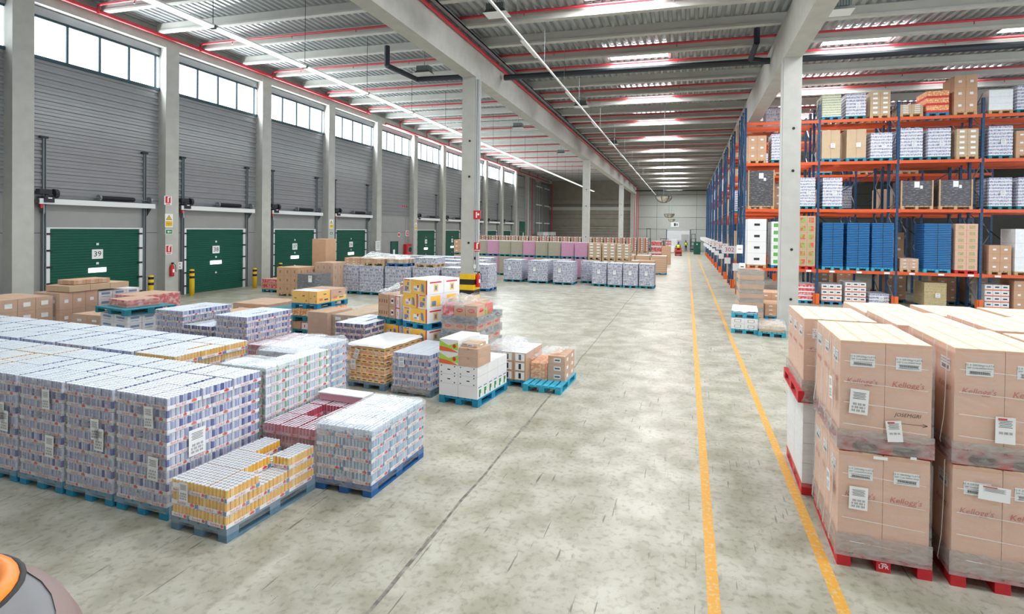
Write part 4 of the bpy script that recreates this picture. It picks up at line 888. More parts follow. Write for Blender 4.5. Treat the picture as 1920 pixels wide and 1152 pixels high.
KINDS = {
 'silver': lambda w, l, h: layered(w, l, h, 'far_can_dark'), 'grey': lambda w, l, h: layered(w, l, h, 'far_can_grey', strip='tray_grey'),
 'tan': lambda w, l, h: brick(w, l, h, 2, 3, 1, 'carton_tan'), 'brown': lambda w, l, h: brick(w, l, h, 2, 3, 3, 'carton_brown', marks=mk_label(.3, .2)),
 'brownplain': lambda w, l, h: brick(w, l, h, 1, 1, 1, 'carton_brown'),
 'cartonlab': lambda w, l, h: brick(w, l, h, 2, 3, 5, 'carton_tan', marks=mk_label(.45, .4)), 'greengrid': lambda w, l, h: layered(w, l, h, 'cream_goods', 'carton_tan', 9, 'carton_white'),
 'orangered': lambda w, l, h: layered(w, l, h, 'orange_goods', 'carton_brown', 3, 'print_red'), 'white': lambda w, l, h: brick(w, l, h, 1, 2, 4, 'carton_white', marks=mk_label(.3, .2, 'print_ink')),
 'whitefilm': lambda w, l, h: brick(w, l, h, 1, 1, 3, 'film_white_top'), 'whiteorange': lambda w, l, h: brick(w, l, h, 3, 3, max(3, round(h/.24)), 'carton_white', marks=mk_band('print_orange', .16)),
 'redwhite': lambda w, l, h: layered(w, l, h, 'red_goods', 'carton_white', 4, 'carton_white'), 'gold': lambda w, l, h: layered(w, l, h, 'gold_goods', 'carton_tan', 8, 'carton_tan'),
 'greenwhite': lambda w, l, h: brick(w, l, h, 2, 3, 6, 'carton_white', marks=mk_label(.5, .5, 'print_green')), 'multi': lambda w, l, h: brick(w, l, h, 2, 3, 6, 'carton_tan', marks=mk_label(.6, .6, 'multi_goods')),
 'redwrap': lambda w, l, h: brick(w, l, h, 2, 3, 7, 'carton_pinkbrown', marks=mk_label(.5, .5, 'gold_goods')), 'pink': lambda w, l, h: layered(w, l, h, 'pink_goods', 'film_white_top', 8, None),
 'olive': lambda w, l, h: layered(w, l, h, 'olive_goods', 'film_white_top', 8, None), 'redcols': lambda w, l, h: brick(w, l, h, 2, 3, 6, 'olive_goods', 'film_white_top', mk_redcol),
 'tanwhite': lambda w, l, h: layered(w, l, h, 'carton_tan', 'film_white_top', 8, 'carton_pinkbrown'),
}
def load(kind, label, x, y, z, w, l, h, rz=0., pm=None, plabel=None, group=None, film=False, sheets=(), near=False, cat='pallet load', name='pallet_load', pgroup=None):
    if pm: pallet(x, y, z, rz, pm, w=round(w, 2), l=round(l, 2), label=WC(plabel), near=near, group=pgroup); z += .144
    me = G((name, kind, round(w, 2), round(l, 2), round(h, 2)), lambda: KINDS[kind](round(w, 2), round(l, 2), round(h, 2)))
    if film or sheets:
        t = thing(name, WC(label), cat, (x, y, z), rz, group); obj('goods', me, t)
        if film: sleeve(t, w, l, -.04, h+.01, top=True)
        for s in sheets: sheet(t, *s[0], **s[1])
        return t
    return tag(obj(name, me, None, (x, y, z), rz), WC(label), cat, group)

# ------------------------------------------------------------------ big wrapped carton towers at the right
def tall_box(w, d, h, hand=False):
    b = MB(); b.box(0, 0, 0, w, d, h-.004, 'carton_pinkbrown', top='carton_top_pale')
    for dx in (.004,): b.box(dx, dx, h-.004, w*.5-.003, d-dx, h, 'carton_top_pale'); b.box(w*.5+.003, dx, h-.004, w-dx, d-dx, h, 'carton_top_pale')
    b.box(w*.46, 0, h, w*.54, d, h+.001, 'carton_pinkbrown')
    for (o, u) in (((w/2, 0, 0), X), ((w, d/2, 0), Y), ((0, d/2, 0), NY)):
        U = Vector(u); O = Vector(o); V = Vector(Z)
        c = O+V*(h*.8); b.rect(c, u, Z, .21, .12, 'paper_white', .003)
        b.text('12 X 2SK500gr=LATA', c+V*.038, u, Z, .024, 'print_ink', 0, .005); b.text('SAP Code:5000214560', c+V*.012, u, Z, .021, 'print_ink', 0, .005)
        for k in range(30): b.rect(c-V*.028+U*(-.075+k*.0052), u, Z, .002+.001*(k % 3), .024, 'print_ink', .005)
        for dz in (-.012, -.044): b.rect(c+V*dz, u, Z, .17, .003, 'print_ink', .0055)
        b.text("Kellogg's", O+V*h*.58, u, Z, .075, 'print_script', .25, .004)
    return b
TB = {}
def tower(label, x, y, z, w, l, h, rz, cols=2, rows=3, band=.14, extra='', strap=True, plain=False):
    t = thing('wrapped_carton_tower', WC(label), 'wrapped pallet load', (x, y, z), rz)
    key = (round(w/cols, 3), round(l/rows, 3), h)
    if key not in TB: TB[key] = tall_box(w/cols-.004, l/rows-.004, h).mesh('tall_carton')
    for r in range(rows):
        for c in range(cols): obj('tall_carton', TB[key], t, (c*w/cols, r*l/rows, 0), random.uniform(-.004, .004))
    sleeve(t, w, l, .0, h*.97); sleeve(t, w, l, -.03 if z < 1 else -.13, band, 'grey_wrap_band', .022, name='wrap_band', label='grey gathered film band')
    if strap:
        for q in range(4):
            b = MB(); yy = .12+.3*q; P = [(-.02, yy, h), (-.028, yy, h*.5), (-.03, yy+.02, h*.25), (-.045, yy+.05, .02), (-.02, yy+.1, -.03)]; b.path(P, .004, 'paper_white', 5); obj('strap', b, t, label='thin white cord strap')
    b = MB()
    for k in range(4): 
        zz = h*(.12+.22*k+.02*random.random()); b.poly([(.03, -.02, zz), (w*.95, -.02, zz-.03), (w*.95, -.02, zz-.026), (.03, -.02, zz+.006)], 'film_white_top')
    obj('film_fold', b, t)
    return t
KR = -.045
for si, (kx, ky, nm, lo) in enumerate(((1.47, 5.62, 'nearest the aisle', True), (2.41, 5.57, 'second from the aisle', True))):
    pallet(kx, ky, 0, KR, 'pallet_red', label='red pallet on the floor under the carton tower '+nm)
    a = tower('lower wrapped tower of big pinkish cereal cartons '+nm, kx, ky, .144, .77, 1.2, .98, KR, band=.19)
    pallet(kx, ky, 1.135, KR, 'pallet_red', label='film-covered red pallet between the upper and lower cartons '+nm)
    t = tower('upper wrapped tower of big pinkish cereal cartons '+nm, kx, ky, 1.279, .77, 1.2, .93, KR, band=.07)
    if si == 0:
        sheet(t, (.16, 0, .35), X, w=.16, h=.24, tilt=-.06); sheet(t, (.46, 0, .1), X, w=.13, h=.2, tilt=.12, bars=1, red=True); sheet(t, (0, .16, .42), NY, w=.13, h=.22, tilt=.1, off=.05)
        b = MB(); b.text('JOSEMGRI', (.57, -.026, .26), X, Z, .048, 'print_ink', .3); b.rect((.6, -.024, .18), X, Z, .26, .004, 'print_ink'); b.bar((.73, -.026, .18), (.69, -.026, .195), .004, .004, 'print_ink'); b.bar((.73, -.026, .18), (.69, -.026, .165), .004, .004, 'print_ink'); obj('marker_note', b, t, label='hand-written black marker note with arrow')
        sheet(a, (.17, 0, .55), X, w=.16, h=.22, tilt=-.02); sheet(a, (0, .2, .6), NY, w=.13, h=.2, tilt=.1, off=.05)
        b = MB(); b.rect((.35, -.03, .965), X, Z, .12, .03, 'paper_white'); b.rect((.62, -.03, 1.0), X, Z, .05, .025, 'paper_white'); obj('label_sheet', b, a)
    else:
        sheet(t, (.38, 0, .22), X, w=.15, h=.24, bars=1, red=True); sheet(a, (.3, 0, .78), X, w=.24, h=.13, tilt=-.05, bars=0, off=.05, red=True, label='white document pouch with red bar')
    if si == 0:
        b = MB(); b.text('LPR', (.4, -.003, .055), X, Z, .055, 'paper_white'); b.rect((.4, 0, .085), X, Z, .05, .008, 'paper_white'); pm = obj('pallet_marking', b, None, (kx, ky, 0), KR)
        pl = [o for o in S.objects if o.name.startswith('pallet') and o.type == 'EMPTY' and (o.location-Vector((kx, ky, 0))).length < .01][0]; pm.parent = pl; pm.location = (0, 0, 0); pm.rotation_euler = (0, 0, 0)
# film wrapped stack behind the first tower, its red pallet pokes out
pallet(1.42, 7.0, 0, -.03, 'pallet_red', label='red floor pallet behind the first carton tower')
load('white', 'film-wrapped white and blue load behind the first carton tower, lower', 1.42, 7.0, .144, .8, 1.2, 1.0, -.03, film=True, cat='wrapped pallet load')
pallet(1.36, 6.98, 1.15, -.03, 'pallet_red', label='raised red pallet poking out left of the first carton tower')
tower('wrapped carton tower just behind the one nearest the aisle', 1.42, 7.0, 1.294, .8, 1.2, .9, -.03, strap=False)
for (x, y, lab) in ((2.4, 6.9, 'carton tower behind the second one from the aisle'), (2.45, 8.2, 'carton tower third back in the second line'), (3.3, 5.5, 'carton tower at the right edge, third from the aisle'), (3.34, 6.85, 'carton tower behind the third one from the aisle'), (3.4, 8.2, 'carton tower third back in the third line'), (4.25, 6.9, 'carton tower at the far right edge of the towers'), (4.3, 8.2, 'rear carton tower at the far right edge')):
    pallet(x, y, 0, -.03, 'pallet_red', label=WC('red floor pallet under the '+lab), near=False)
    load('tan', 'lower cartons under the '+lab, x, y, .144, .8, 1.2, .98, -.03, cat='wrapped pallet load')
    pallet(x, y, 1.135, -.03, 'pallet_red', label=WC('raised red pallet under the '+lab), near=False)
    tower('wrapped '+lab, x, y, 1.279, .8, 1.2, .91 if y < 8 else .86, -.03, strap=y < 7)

# ------------------------------------------------------------------ small loads by the aisle and the second column
for z in (0, .5): pallet(1.42, 17.65, z, -.1, 'pallet_light_blue', label='bright blue pallet %s the white cartons by the yellow line' % ('under' if z == 0 else 'on top of'))
for k in range(2):
    for q in range(2):
        for r in range(2): carton(1.42, 17.65, -.1, q*.4, r*.5, .144+k*.178, .4, .5, .176, 'ovals', 'white printed carton between the bright blue pallets, %s layer, %s %s' % (['lower', 'upper'][k], ['front', 'rear'][r], ['left', 'right'][q]), 'white cartons between bright blue pallets')
t = thing('wrapped_bundle', 'white film bundle lying on the raised bright blue pallet', 'wrapped bundle', (1.45, 17.7, .644), -.1); b = MB(); b.box(.02, .02, 0, .74, .9, .12, 'carton_white'); b.rect((.55, .02, .06), X, Z, .3, .06, 'print_purple'); obj('goods', b, t); drape(t, .76, .95, .12, 'film_white_top', 4, .03, .03, .08)
pallet(2.2, 17.35, 0, -.1, 'pallet_light_blue', label='bright blue pallet under silver film beside the second column')
t = thing('wrapped_bundle', 'low silver film-wrapped goods on the pallet beside the second column', 'wrapped bundle', (2.2, 17.35, .144), -.1); b = MB(); b.box(.03, .03, 0, .76, 1.1, .2, 'carton_tan'); obj('goods', b, t); drape(t, .8, 1.15, .2, 'cloudy_film', 14, .08, .04, .2, peak=(.5, .4, .1))
pallet(1.9, 20.3, 0, 0, 'pallet_wood', w=.85, label='wooden pallet under the tall film-banded tan load')
t = thing('tall_wrapped_load', 'tall tan load with silver film bands standing by the end of the racks', 'wrapped pallet load', (1.9, 20.3, .144))
for k in range(5): b = MB(); b.box(.01, .01, k*.34, .84, 1.19, k*.34+.17, 'carton_brown'); b.box(.02, .02, k*.34+.17, .83, 1.18, k*.34+.335, 'grey_wrap_band'); b.box(.05, .05, k*.34+.17, .8, 1.1, k*.34+.335, 'carton_tan'); obj('goods_tier', b, t)
sleeve(t, .85, 1.2, 0, 1.72, top=True)
load('brown', 'low brown boxed load between the tall tan load and the column', 2.85, 20.7, 0, .8, 1.2, .45, 0, 'pallet_blue', 'blue pallet under the low brown boxed load near the column', near=True)
load('brown', 'small dark brown boxed load behind the low brown one', 2.9, 22.3, 0, .8, 1.2, .7, 0, 'pallet_teal', 'teal pallet under the small dark brown boxed load', near=False)
load('tanwhite', 'white-topped sack load between the second column and the carton towers', 3.75, 15.0, 0, .8, 1.2, .55, 0, 'pallet_wood', 'wooden pallet under the white-topped sack load', near=False)
load('whitefilm', 'white film-wrapped load in front of the second column', 2.95, 12.4, 0, .8, 1.2, .5, 0, 'pallet_blue', 'blue pallet under the white load in front of the second column', near=False)

# ------------------------------------------------------------------ pallet racks
LEV = (1.53, 4.29, 6.44, 8.34); BAY = 3.17; RX = 2.6
def rack(idx, y0, bays, label, depth=2.9, code=None, full=True):
    t = thing('pallet_rack', label, 'pallet rack', (RX, y0, 0), 0, 'rows of blue and orange pallet racks')
    P = MB(); P.box(-.05, 0, 0, .05, .1, 9.1, 'rack_blue')
    for k in range(45): P.box(-.03, -.002, .2+k*.2, -.015, 0, .26+k*.2, 'dark_steel'); P.box(.015, -.002, .2+k*.2, .03, 0, .26+k*.2, 'dark_steel')
    pmesh = P.mesh('upright_post')
    Fb = MB(); Fb.box(-.1, -.06, 0, .1, .0, .5, 'foot_orange'); Fb.box(-.13, -.06, 0, -.05, .12, .5, 'foot_orange'); Fb.box(-.1, -.06, 0, .1, .14, .02, 'foot_orange'); fmesh = Fb.mesh('foot_guard')
    Bm = MB(); Bm.box(.05, 0, -.07, BAY-.05, .05, .06, 'rack_orange'); Bm.box(.05, -.004, -.09, .1, .0, .09, 'rack_orange'); Bm.box(BAY-.1, -.004, -.09, BAY-.05, 0, .09, 'rack_orange'); bmesh_ = Bm.mesh('beam')
    br = MB()
    z = .3; s = 0
    while z < 8.7:
        a, c = (.1, 1.0) if s % 2 == 0 else (1.0, .1); br.bar((0, a, z), (0, c, z+.75), .03, .04, 'rack_brace'); z += .75; s += 1
    for z in (.25, 4.5, 8.9): br.bar((0, .08, z), (0, 1.02, z), .03, .04, 'rack_brace')
    brm = br.mesh('frame_brace')
    for i in range(bays+1):
        for f in (0, depth-1.1):
            e = bpy.data.objects.new('upright_frame', None); COL.objects.link(e); e.parent = t; e.location = (i*BAY, f, 0)
            obj('upright_post', pmesh, e); obj('upright_post', pmesh, e, (0, 1.0, 0)); obj('frame_brace', brm, e)
            if i < 4:
                if f == 0: obj('foot_guard', fmesh, e)
                else: o = obj('foot_guard', fmesh, e, (0, 1.1, 0)); o.rotation_euler = (0, 0, math.pi)
        if i < bays:
            for z in LEV:
                for f in (-.02, 1.07, depth-1.12, depth-.03): obj('beam', bmesh_, t, (i*BAY, f, z))
    db = MB()
    for i in range(bays):
        if i in (1, 2, 3): db.bar((i*BAY+.2, 1.45, 4.5), (i*BAY+2.9, 1.45, 6.3), .04, .04, 'rack_blue'); db.bar((i*BAY+2.9, 1.45, 1.7), (i*BAY+.2, 1.45, 4.2), .03, .03, 'dark_steel')
    if bays > 1: obj('cross_brace', db, t)
    sg = MB(); sg.box(-.8, 2.78, 2.12, -.05, 2.8, 2.52, 'paper_white'); sg.box(-.4, 1.0, 1.35, -.05, 1.02, 1.72, 'paper_white'); sg.text(code, (-.43, 2.775, 2.32), X, Z, .32, 'print_red')
    sg.box(-.06, 2.77, 2.3, .04, 2.8, 2.34, 'dark_steel'); sg.box(-.06, .99, 1.5, .04, 1.02, 1.54, 'dark_steel')
    obj('row_sign', sg, t, label='white row sign reading '+code)
    return t
for k in range(9):
    y0 = 26.0+5.85*k
    rack(k, y0, 5 if k == 0 else (4 if k == 1 else 1), WC('tall blue and orange pallet rack facing the camera, full of loads' if k == 0 else 'tall blue and orange pallet rack, %s row back along the aisle' % ORD[k]), code=str(302-k), full=k < 2)
b = MB()
for (x0, z) in [(RX+i*BAY+.5+1.1*j, LEV[0]) for i in range(5) for j in range(3)]: b.box(x0, 25.955, z-.05, x0+.22, 25.975, z+.03, 'paper_white')
rk0 = [o for o in S.objects if o.name == 'pallet_rack'][0]
ro = obj('shelf_label', b, rk0, (-RX, -26.0, 0)); ro['label'] = 'white location labels on the lowest beam'
b = MB(); b.box(RX-.32, 25.98, 2.25, RX-.04, 26.0, 2.65, 'paper_white'); b.rect((RX-.18, 25.98, 2.45), X, Z, .16, .03, 'print_red'); obj('row_sign', b, rk0, (-RX, -26.0, 0), label='white sheet on the end post'); b = MB(); b.box(RX-.2, 25.96, 1.45, RX+.08, 25.975, 1.8, 'paper_white'); b.rect((RX-.06, 25.96, 1.62), X, Z, .14, .05, 'print_ink'); obj('row_sign', b, rk0, (-RX, -26.0, 0), label='small white sheet low on the end post')
# loads on the front rack: (kind, x, width, height) measured per level
LV = {
 3: [('greengrid', 5.86, .83, 1.0, 'green and cream can load'), ('silver', 6.84, .85, 1.0, 'silver can load'), ('cartonlab', 7.81, .85, 1.04, 'brown labelled carton load'), ('cartonlab', 8.98, .95, .4, 'low brown carton load'), ('orangered', 9.99, .9, .94, 'orange and red carton load'), ('brown', 11.02, .9, 1.54, 'tallest brown carton load'), ('whitefilm', 12.29, .91, .86, 'white filmed load'), ('silver', 13.29, .78, 1.0, 'silver load at the right edge')],
 2: [('brown', 2.72, .86, 1.14, 'brown boxed load with green stripe'), ('silver', 3.75, .8, 1.2, 'silver can load left of the column'), ('tan', 5.87, .81, 1.28, 'tall tan carton load'), ('tan', 6.89, .84, 1.29, 'second tall tan carton load'), ('silver', 7.86, .9, 1.1, 'silver can load right of the tan ones'), ('silver', 9.02, .92, 1.26, 'silver can load next to the blue post'), ('silver', 10.08, .9, 1.22, 'silver can load in mid bay'), ('cartonlab', 11.14, .86, 1.16, 'film-wrapped tan carton load'), ('silver', 12.32, .9, 1.23, 'silver can load in the fourth bay'), ('brown', 13.29, .82, 1.0, 'brown carton load at the right edge')],
 1: [('crate', 2.75, 1.22, 1.66, 'tall black-wrapped load'), ('silver', 4.94, .74, 1.3, 'silver can load right of the column'), ('silver', 5.95, .85, 1.28, 'silver can load in the second bay'), ('silver', 7.0, .7, 1.05, 'recessed silver can load'), ('crate', 9.08, 1.32, 1.1, 'black-wrapped crate, left one'), ('crate', 10.54, 1.32, 1.12, 'black-wrapped crate, right one'), ('silver', 12.36, .87, 1.2, 'silver can load in the fourth bay'), ('silver', 13.4, .78, 1.2, 'silver can load at the right edge')],
 0: [('white', 2.76, .88, 2.15, 'tall white carton load'), ('greenwhite', 3.81, .8, 2.03, 'green and white carton load'), ('multi', 4.97, .76, 2.3, 'green labelled carton load on red'), ('redwrap', 11.17, .88, 2.0, 'red-wrapped carton load with green tags'), ('brown', 12.4, .86, 1.1, 'brown carton load with stuck papers'), ('whitefilm', 13.33, .85, 1.8, 'tall white film-wrapped load')],
 -1: [('redwhite', 5.02, .74, .75, 'red and white printed load'), ('whiteorange', 6.0, .9, .78, 'white and orange carton load'), ('whiteorange', 6.98, .9, .9, 'taller white and orange carton load'), ('silver', 7.96, .84, .43, 'low silver can load'), ('gold', 10.1, .9, 1.0, 'cream and gold tin load'), ('whiteorange', 12.35, .95, 1.0, 'white and orange carton load in the fourth bay'), ('brown', 13.4, .8, 1.2, 'brown carton load at the right edge')]}
KINDS['crate'] = lambda w, l, h: (lambda b: (b.box(.03, .03, 0, w-.03, l-.03, h, 'black_wrap'), b.box(0, 0, 0, .05, .06, h+.02, 'pallet_wood'), b.box(w-.05, 0, 0, w, .06, h+.02, 'pallet_wood'), b.rect((w*.5, .03, h*.85), X, Z, .2, .26, 'paper_white'), b.rect((w*.64, .03, h*.75), X, Z, .1, .14, 'paper_white'), b)[-1])(MB())
LN = {-1: 'on the floor under the rack', 0: 'on the first rack level', 1: 'on the second rack level', 2: 'on the third rack level', 3: 'on the top rack level'}
for lv, L in LV.items():
    z = 0 if lv < 0 else LEV[lv]+.062
    for (k, x, w, h, lab) in L:
        w = w*.94; y = 26.0 if lv >= 0 else 26.15
        if 'recessed' in lab: y = 27.9
        pm = 'pallet_red' if 'red' in lab.split()[-1] or 'red-wrapped' in lab else ('pallet_wood' if k in ('crate', 'brown', 'cartonlab', 'white', 'whitefilm') else ('pallet_blue' if k != 'silver' else 'pallet_teal'))
        load(k, lab+' '+LN[lv], x, y, z, w, 1.08, h, 0, pm, '%s pallet under the %s, %s' % (CN[pm], lab, ['first', 'second', 'third', 'top'][lv]+' level' if lv >= 0 else 'rack floor'), sheets=[(((w*.6, 0, h*.45), X), dict(w=.18, h=.2))] if k in ('silver', 'tan', 'gold') else ())
# stacks of flat blue trays
TRY = MB(); TRY.box(0, 0, 0, 1, 1.0, .055, 'tray_blue'); TRY.box(.03, .03, .055, .97, .97, .075, 'dark_steel'); TRY.box(.49, -.004, 0, .51, 0, .055, 'dark_steel')
TRYM = TRY.mesh('blue_tray')
for q, (x, w) in enumerate(((5.97, .86), (6.98, .9), (7.98, .86), (10.0, 1.02))):
    nm = ['first tray stack from the column', 'second tray stack from the column', 'third tray stack from the column', 'lone tray stack in the third bay'][q]
    z = LEV[0]+.062; pallet(x, 26.0, z, 0, 'pallet_light_blue', w=round(w, 2), l=1.0, label=WC('light blue pallet under the '+nm), near=False)
    for k in range(26):
        o = obj('blue_tray', TRYM, None, (x+random.uniform(-.004, .004), 26.0, z+.144+k*.0775)); o.scale = (w, 1, 1); tag(o, 'flat blue tray in the '+nm+' on the rack', 'tray', 'blue trays of the '+nm)
load('brown', 'small brown boxes on a wooden pallet beside the blue tray stack', 9.1, 26.0, LEV[0]+.062, .7, 1.0, .45, 0, 'pallet_wood', 'wooden pallet under the small brown boxes on the first rack level', film=True)
# loads of the back half of the first rack and the rows behind
rnd = random.Random(5)
for k, y in ((0, 27.85), (1, 31.9)):
    for lv in range(4):
        for i in range(5 if k == 0 else 3):
            for j in range(3):
                if rnd.random() < (.45 if k == 0 else .3) or (k == 0 and lv == 1 and 4 < i*3.17+1.05*j < 5.6): continue
                kd = rnd.choice(['silver', 'brown', 'silver', 'cartonlab', 'tan', 'grey']); h = [1.6, 1.2, 1.15, .9][lv]
                load(kd, '%s load %s, %s place, %s bay, %s' % ({'silver': 'silver can', 'grey': 'grey can', 'brown': 'brown carton', 'cartonlab': 'labelled carton', 'tan': 'tan carton'}[kd], LN[lv].replace('rack level', 'level'), ORD[j], ORD[i], 'rear side' if k == 0 else 'second rack'), RX+.1+i*BAY+1.02*j, y, LEV[lv]+.062, .86, 1.0, h, 0, 'pallet_teal' if kd in ('silver', 'grey') else 'pallet_wood', '%s pallet %s, %s place, %s bay, %s' % ('teal' if kd in ('silver', 'grey') else 'wooden', LN[lv].replace('rack level', 'level'), ORD[j], ORD[i], 'rear side' if k == 0 else 'second rack'))
for i, (x, w, h, kd) in enumerate(((2.75, .9, 1.1, 'brown'), (5.9, .9, 1.2, 'cartonlab'), (7.0, .9, .9, 'brown'), (9.2, .9, 1.25, 'brown'), (10.4, .9, 1.2, 'tan'), (12.5, .9, 1.3, 'cartonlab'), (8.1, .8, 1.0, 'brown'), (11.4, .8, 1.1, 'brown'))):
    load(kd, 'brown carton load on the floor behind the first rack, %s along' % ORD[i], x, 28.1 if i % 2 else 31.9, 0, w, 1.0, h, 0, 'pallet_teal', 'teal floor pallet behind the first rack, %s along' % ORD[i])
for k in range(2, 9):
    for lv in range(-1, 4):
        kd = rnd.choice(['silver', 'brown', 'tan', 'cartonlab', 'white', 'silver'])
        for f, yy in enumerate((.0, 1.85)):
            load(kd, '%s load %s, aisle end of the %s rack row, %s' % (kd.replace('cartonlab', 'labelled'), ['on the floor', 'on first level', 'on second level', 'on third level', 'on top level'][lv+1], ORD[k], ['front', 'rear'][f]), RX+.17, 26.0+5.85*k+yy, 0 if lv < 0 else LEV[lv]+.062, .85, 1.0, [1.0, 1.5, 1.2, 1.1, .9][lv+1], 0)

# ------------------------------------------------------------------ rows of loads across the back of the floor
def row(kind, xs, y, z, w, h, rz, pm, what, l=1.0, name='pallet_load', film=False, sheets=()):
    for i, x in enumerate(xs):
        kd = kind[i] if isinstance(kind, (list, tuple)) else kind; ww = w[i] if isinstance(w, (list, tuple)) else w; yy = y[i] if isinstance(y, (list, tuple)) else y
        what_i = what[i] if isinstance(what, (list, tuple)) else what
        load(kd, '%s, %s from the wall side' % (what_i, ORD[i] if i < 20 else 'last'), x, yy, z, ww, l, h, rz, pm, '%s pallet under %s, %s from the wall' % (CN[pm], ' '.join(what_i.split()[:8]), ORD[i] if i < 20 else 'last'), name=name, sheets=sheets)
lab1 = [(((.4, 0, .7), X), dict(w=.16, h=.22, bars=1))]
row('grey', [-16.42, -15.35, -13.95, -12.6, -11.2], [22.1, 22.0, 22.0, 22.2, 22.4], 0, [.98, 1.3, 1.28, 1.28, 1.1], 1.26, 0, 'pallet_teal', 'grey lilac can load in the first back row', sheets=())
row('grey', [-11.05, -9.35, -7.7, -5.35, -4.4, -3.5, -2.6], [30.6, 30.3, 30.0, 30.0, 29.8, 29.7, 29.75], 0, [1.2, 1.25, 1.22, .86, .84, .84, .84], 1.22, -.02, 'pallet_teal', 'grey lilac can load in the front far row', sheets=lab1, l=1.2)
row('grey', [-9.0, -6.3, -8.1], [31.9, 31.4, 31.9], 0, .9, 1.2, 0, 'pallet_teal', 'pale can load just behind the front far row')
row('grey', [-19.8, -18.5, -17.2, -15.9, -14.6, -13.3], 31.2, 0, 1.2, 1.26, 0, 'pallet_teal', 'grey can load in the wall-side far row')
row('grey', [-18.0, -16.75, -15.5, -14.25, -13.0], 25.3, 0, 1.15, 1.26, 0, 'pallet_teal', 'grey can load in the second back row')
row('grey', [-17.6, -16.35, -15.1, -13.85, -12.6], 28.2, 0, 1.15, 1.26, 0, 'pallet_teal', 'grey can load in the third back row')
load('grey', 'pale grey can load right of the striped column', -10.95, 25.25, 0, 1.0, 1.2, 1.25, -.02, 'pallet_deep_blue', 'deep blue pallet under the pale can load right of the striped column', near=True)
# things lying on the first back row
for (x, y, m, lab, k, w, h, lab2) in ((-15.3, 22.1, 'pallet_wood', 'wooden pallet laid on the grey cans, left one', 'brown', 1.2, .22, 'flat brown boxes under film on the grey cans'), (-14.0, 22.15, 'pallet_deep_blue', 'blue pallet laid on the grey cans', 'cartonlab', 1.0, .2, 'flat tan boxes on the blue pallet over grey cans'), (-12.6, 22.3, 'pallet_wood', 'wooden pallet laid on the grey cans, right one', 'grey', 1.1, .3, 'flat silver goods under film on the grey cans')):
    load(k, lab2, x+.05, y, 1.404+.0, w, 1.0, h, 0, m, lab)
load('brown', 'box standing on the grey cans before door 36', -16.4, 22.3, 1.404, .7, .8, .35)
t = thing('film_cover', 'clear film trailing over the boxes on the grey cans', 'stretch film', (-15.3, 22.1, 1.55)); tent(t, [(-.1, -.05, .2), (2.2, -.05, .2), (2.2, 1.0, .3), (-.1, 1.0, .5)], 'cloudy_film', 3)
# loads round the dock doors 37 and 36
load('diamond', 'brown boxed load with dark diamond prints before door 37', -19.5, 20.6, 0, 1.5, 1.2, 1.35, 0, 'pallet_wood', 'wooden pallet under the diamond print boxes before door 37', near=False) if False else None
KINDS['diamond'] = lambda w, l, h: brick(w, l, h, 3, 3, 3, 'carton_brown', marks=mk_label(.12, .3, 'carton_seam'))
load('diamond', 'brown boxes with dark diamond prints standing before door 37', -18.6, 20.3, 0, 1.2, 1.2, 1.2, 0, 'pallet_wood', 'wooden pallet under the brown diamond print boxes', near=False)
load('redgoods', 'x', 0, 0, 0, 1, 1, 1) if False else None
KINDS['redlow'] = lambda w, l, h: layered(w, l, h, 'red_goods', 'carton_brown', 2, 'carton_brown')
load('redlow', 'low red printed load beside the bollard of door 38', -20.3, 21.2, 0, 1.1, 1.0, .5, 0, 'pallet_blue', 'blue pallet under the low red load by the bollard')
load('diamond', 'brown diamond printed load covered with film right of the tall carton', -17.3, 21.3, 0, 1.0, 1.1, 1.4, 0, 'pallet_wood', 'wooden pallet under the filmed diamond load', film=True)
load('brownplain', 'tall plain brown carton standing before door 37', -18.3, 22.3, 0, .8, .8, 2.65)
KINDS['black'] = lambda w, l, h: layered(w, l, h, 'black_wrap', 'dark_plastic', 2, None)
load('black', 'dark grey film-wrapped load in front of the diamond boxes', -17.2, 20.0, 0, 1.0, 1.0, .95, -.05, 'pallet_wood', 'wooden pallet under the dark grey film-wrapped load', film=True, sheets=[(((.75, 0, .75), X), dict(w=.2, h=.3, bars=0))])

# stacked pink and tan rows (two high)
xs = [-16.7, -15.75, -14.8, -13.85, -12.9, -11.95, -11.0, -10.05, -9.1, -8.15, -7.2, -6.25, -5.3]
kinds = ['brown', 'brown', 'olive', 'pink', 'olive', 'olive', 'pink', 'olive', 'olive', 'pink', 'pink', 'cartonlab', 'cartonlab']
cname = {'brown': 'brown', 'olive': 'olive-tan', 'pink': 'pink', 'cartonlab': 'labelled brown'}
ys = [35.4-.17*i for i in range(13)]
row(kinds, xs, ys, 0, .88, 1.2, 0, 'pallet_teal', ['lower %s load of the two-high far row' % cname[k] for k in kinds], name='stacked_load')
for i, (x, k) in enumerate(zip(xs, kinds)):
    load(k, 'upper %s load of the two-high far row, %s from the wall side' % (cname[k], ORD[i]), x, ys[i], 1.345, .88, 1.0, .95, 0, 'pallet_teal' if k != 'cartonlab' else 'pallet_wood', '%s raised pallet in the two-high far row, %s from the wall' % ('teal' if k != 'cartonlab' else 'wooden', ORD[i]), name='stacked_load')
load('cartonlab', 'upper labelled carton load at the aisle end of the two-high row', -4.4, 33.4, 1.345, .9, 1.0, .9, 0, 'pallet_wood', 'wooden raised pallet at the aisle end of the two-high row'); load('tanwhite', 'lower carton load at the aisle end of the two-high row', -4.4, 33.4, 0, .9, 1.0, 1.2, 0, 'pallet_wood', 'wooden floor pallet at the aisle end of the two-high row')
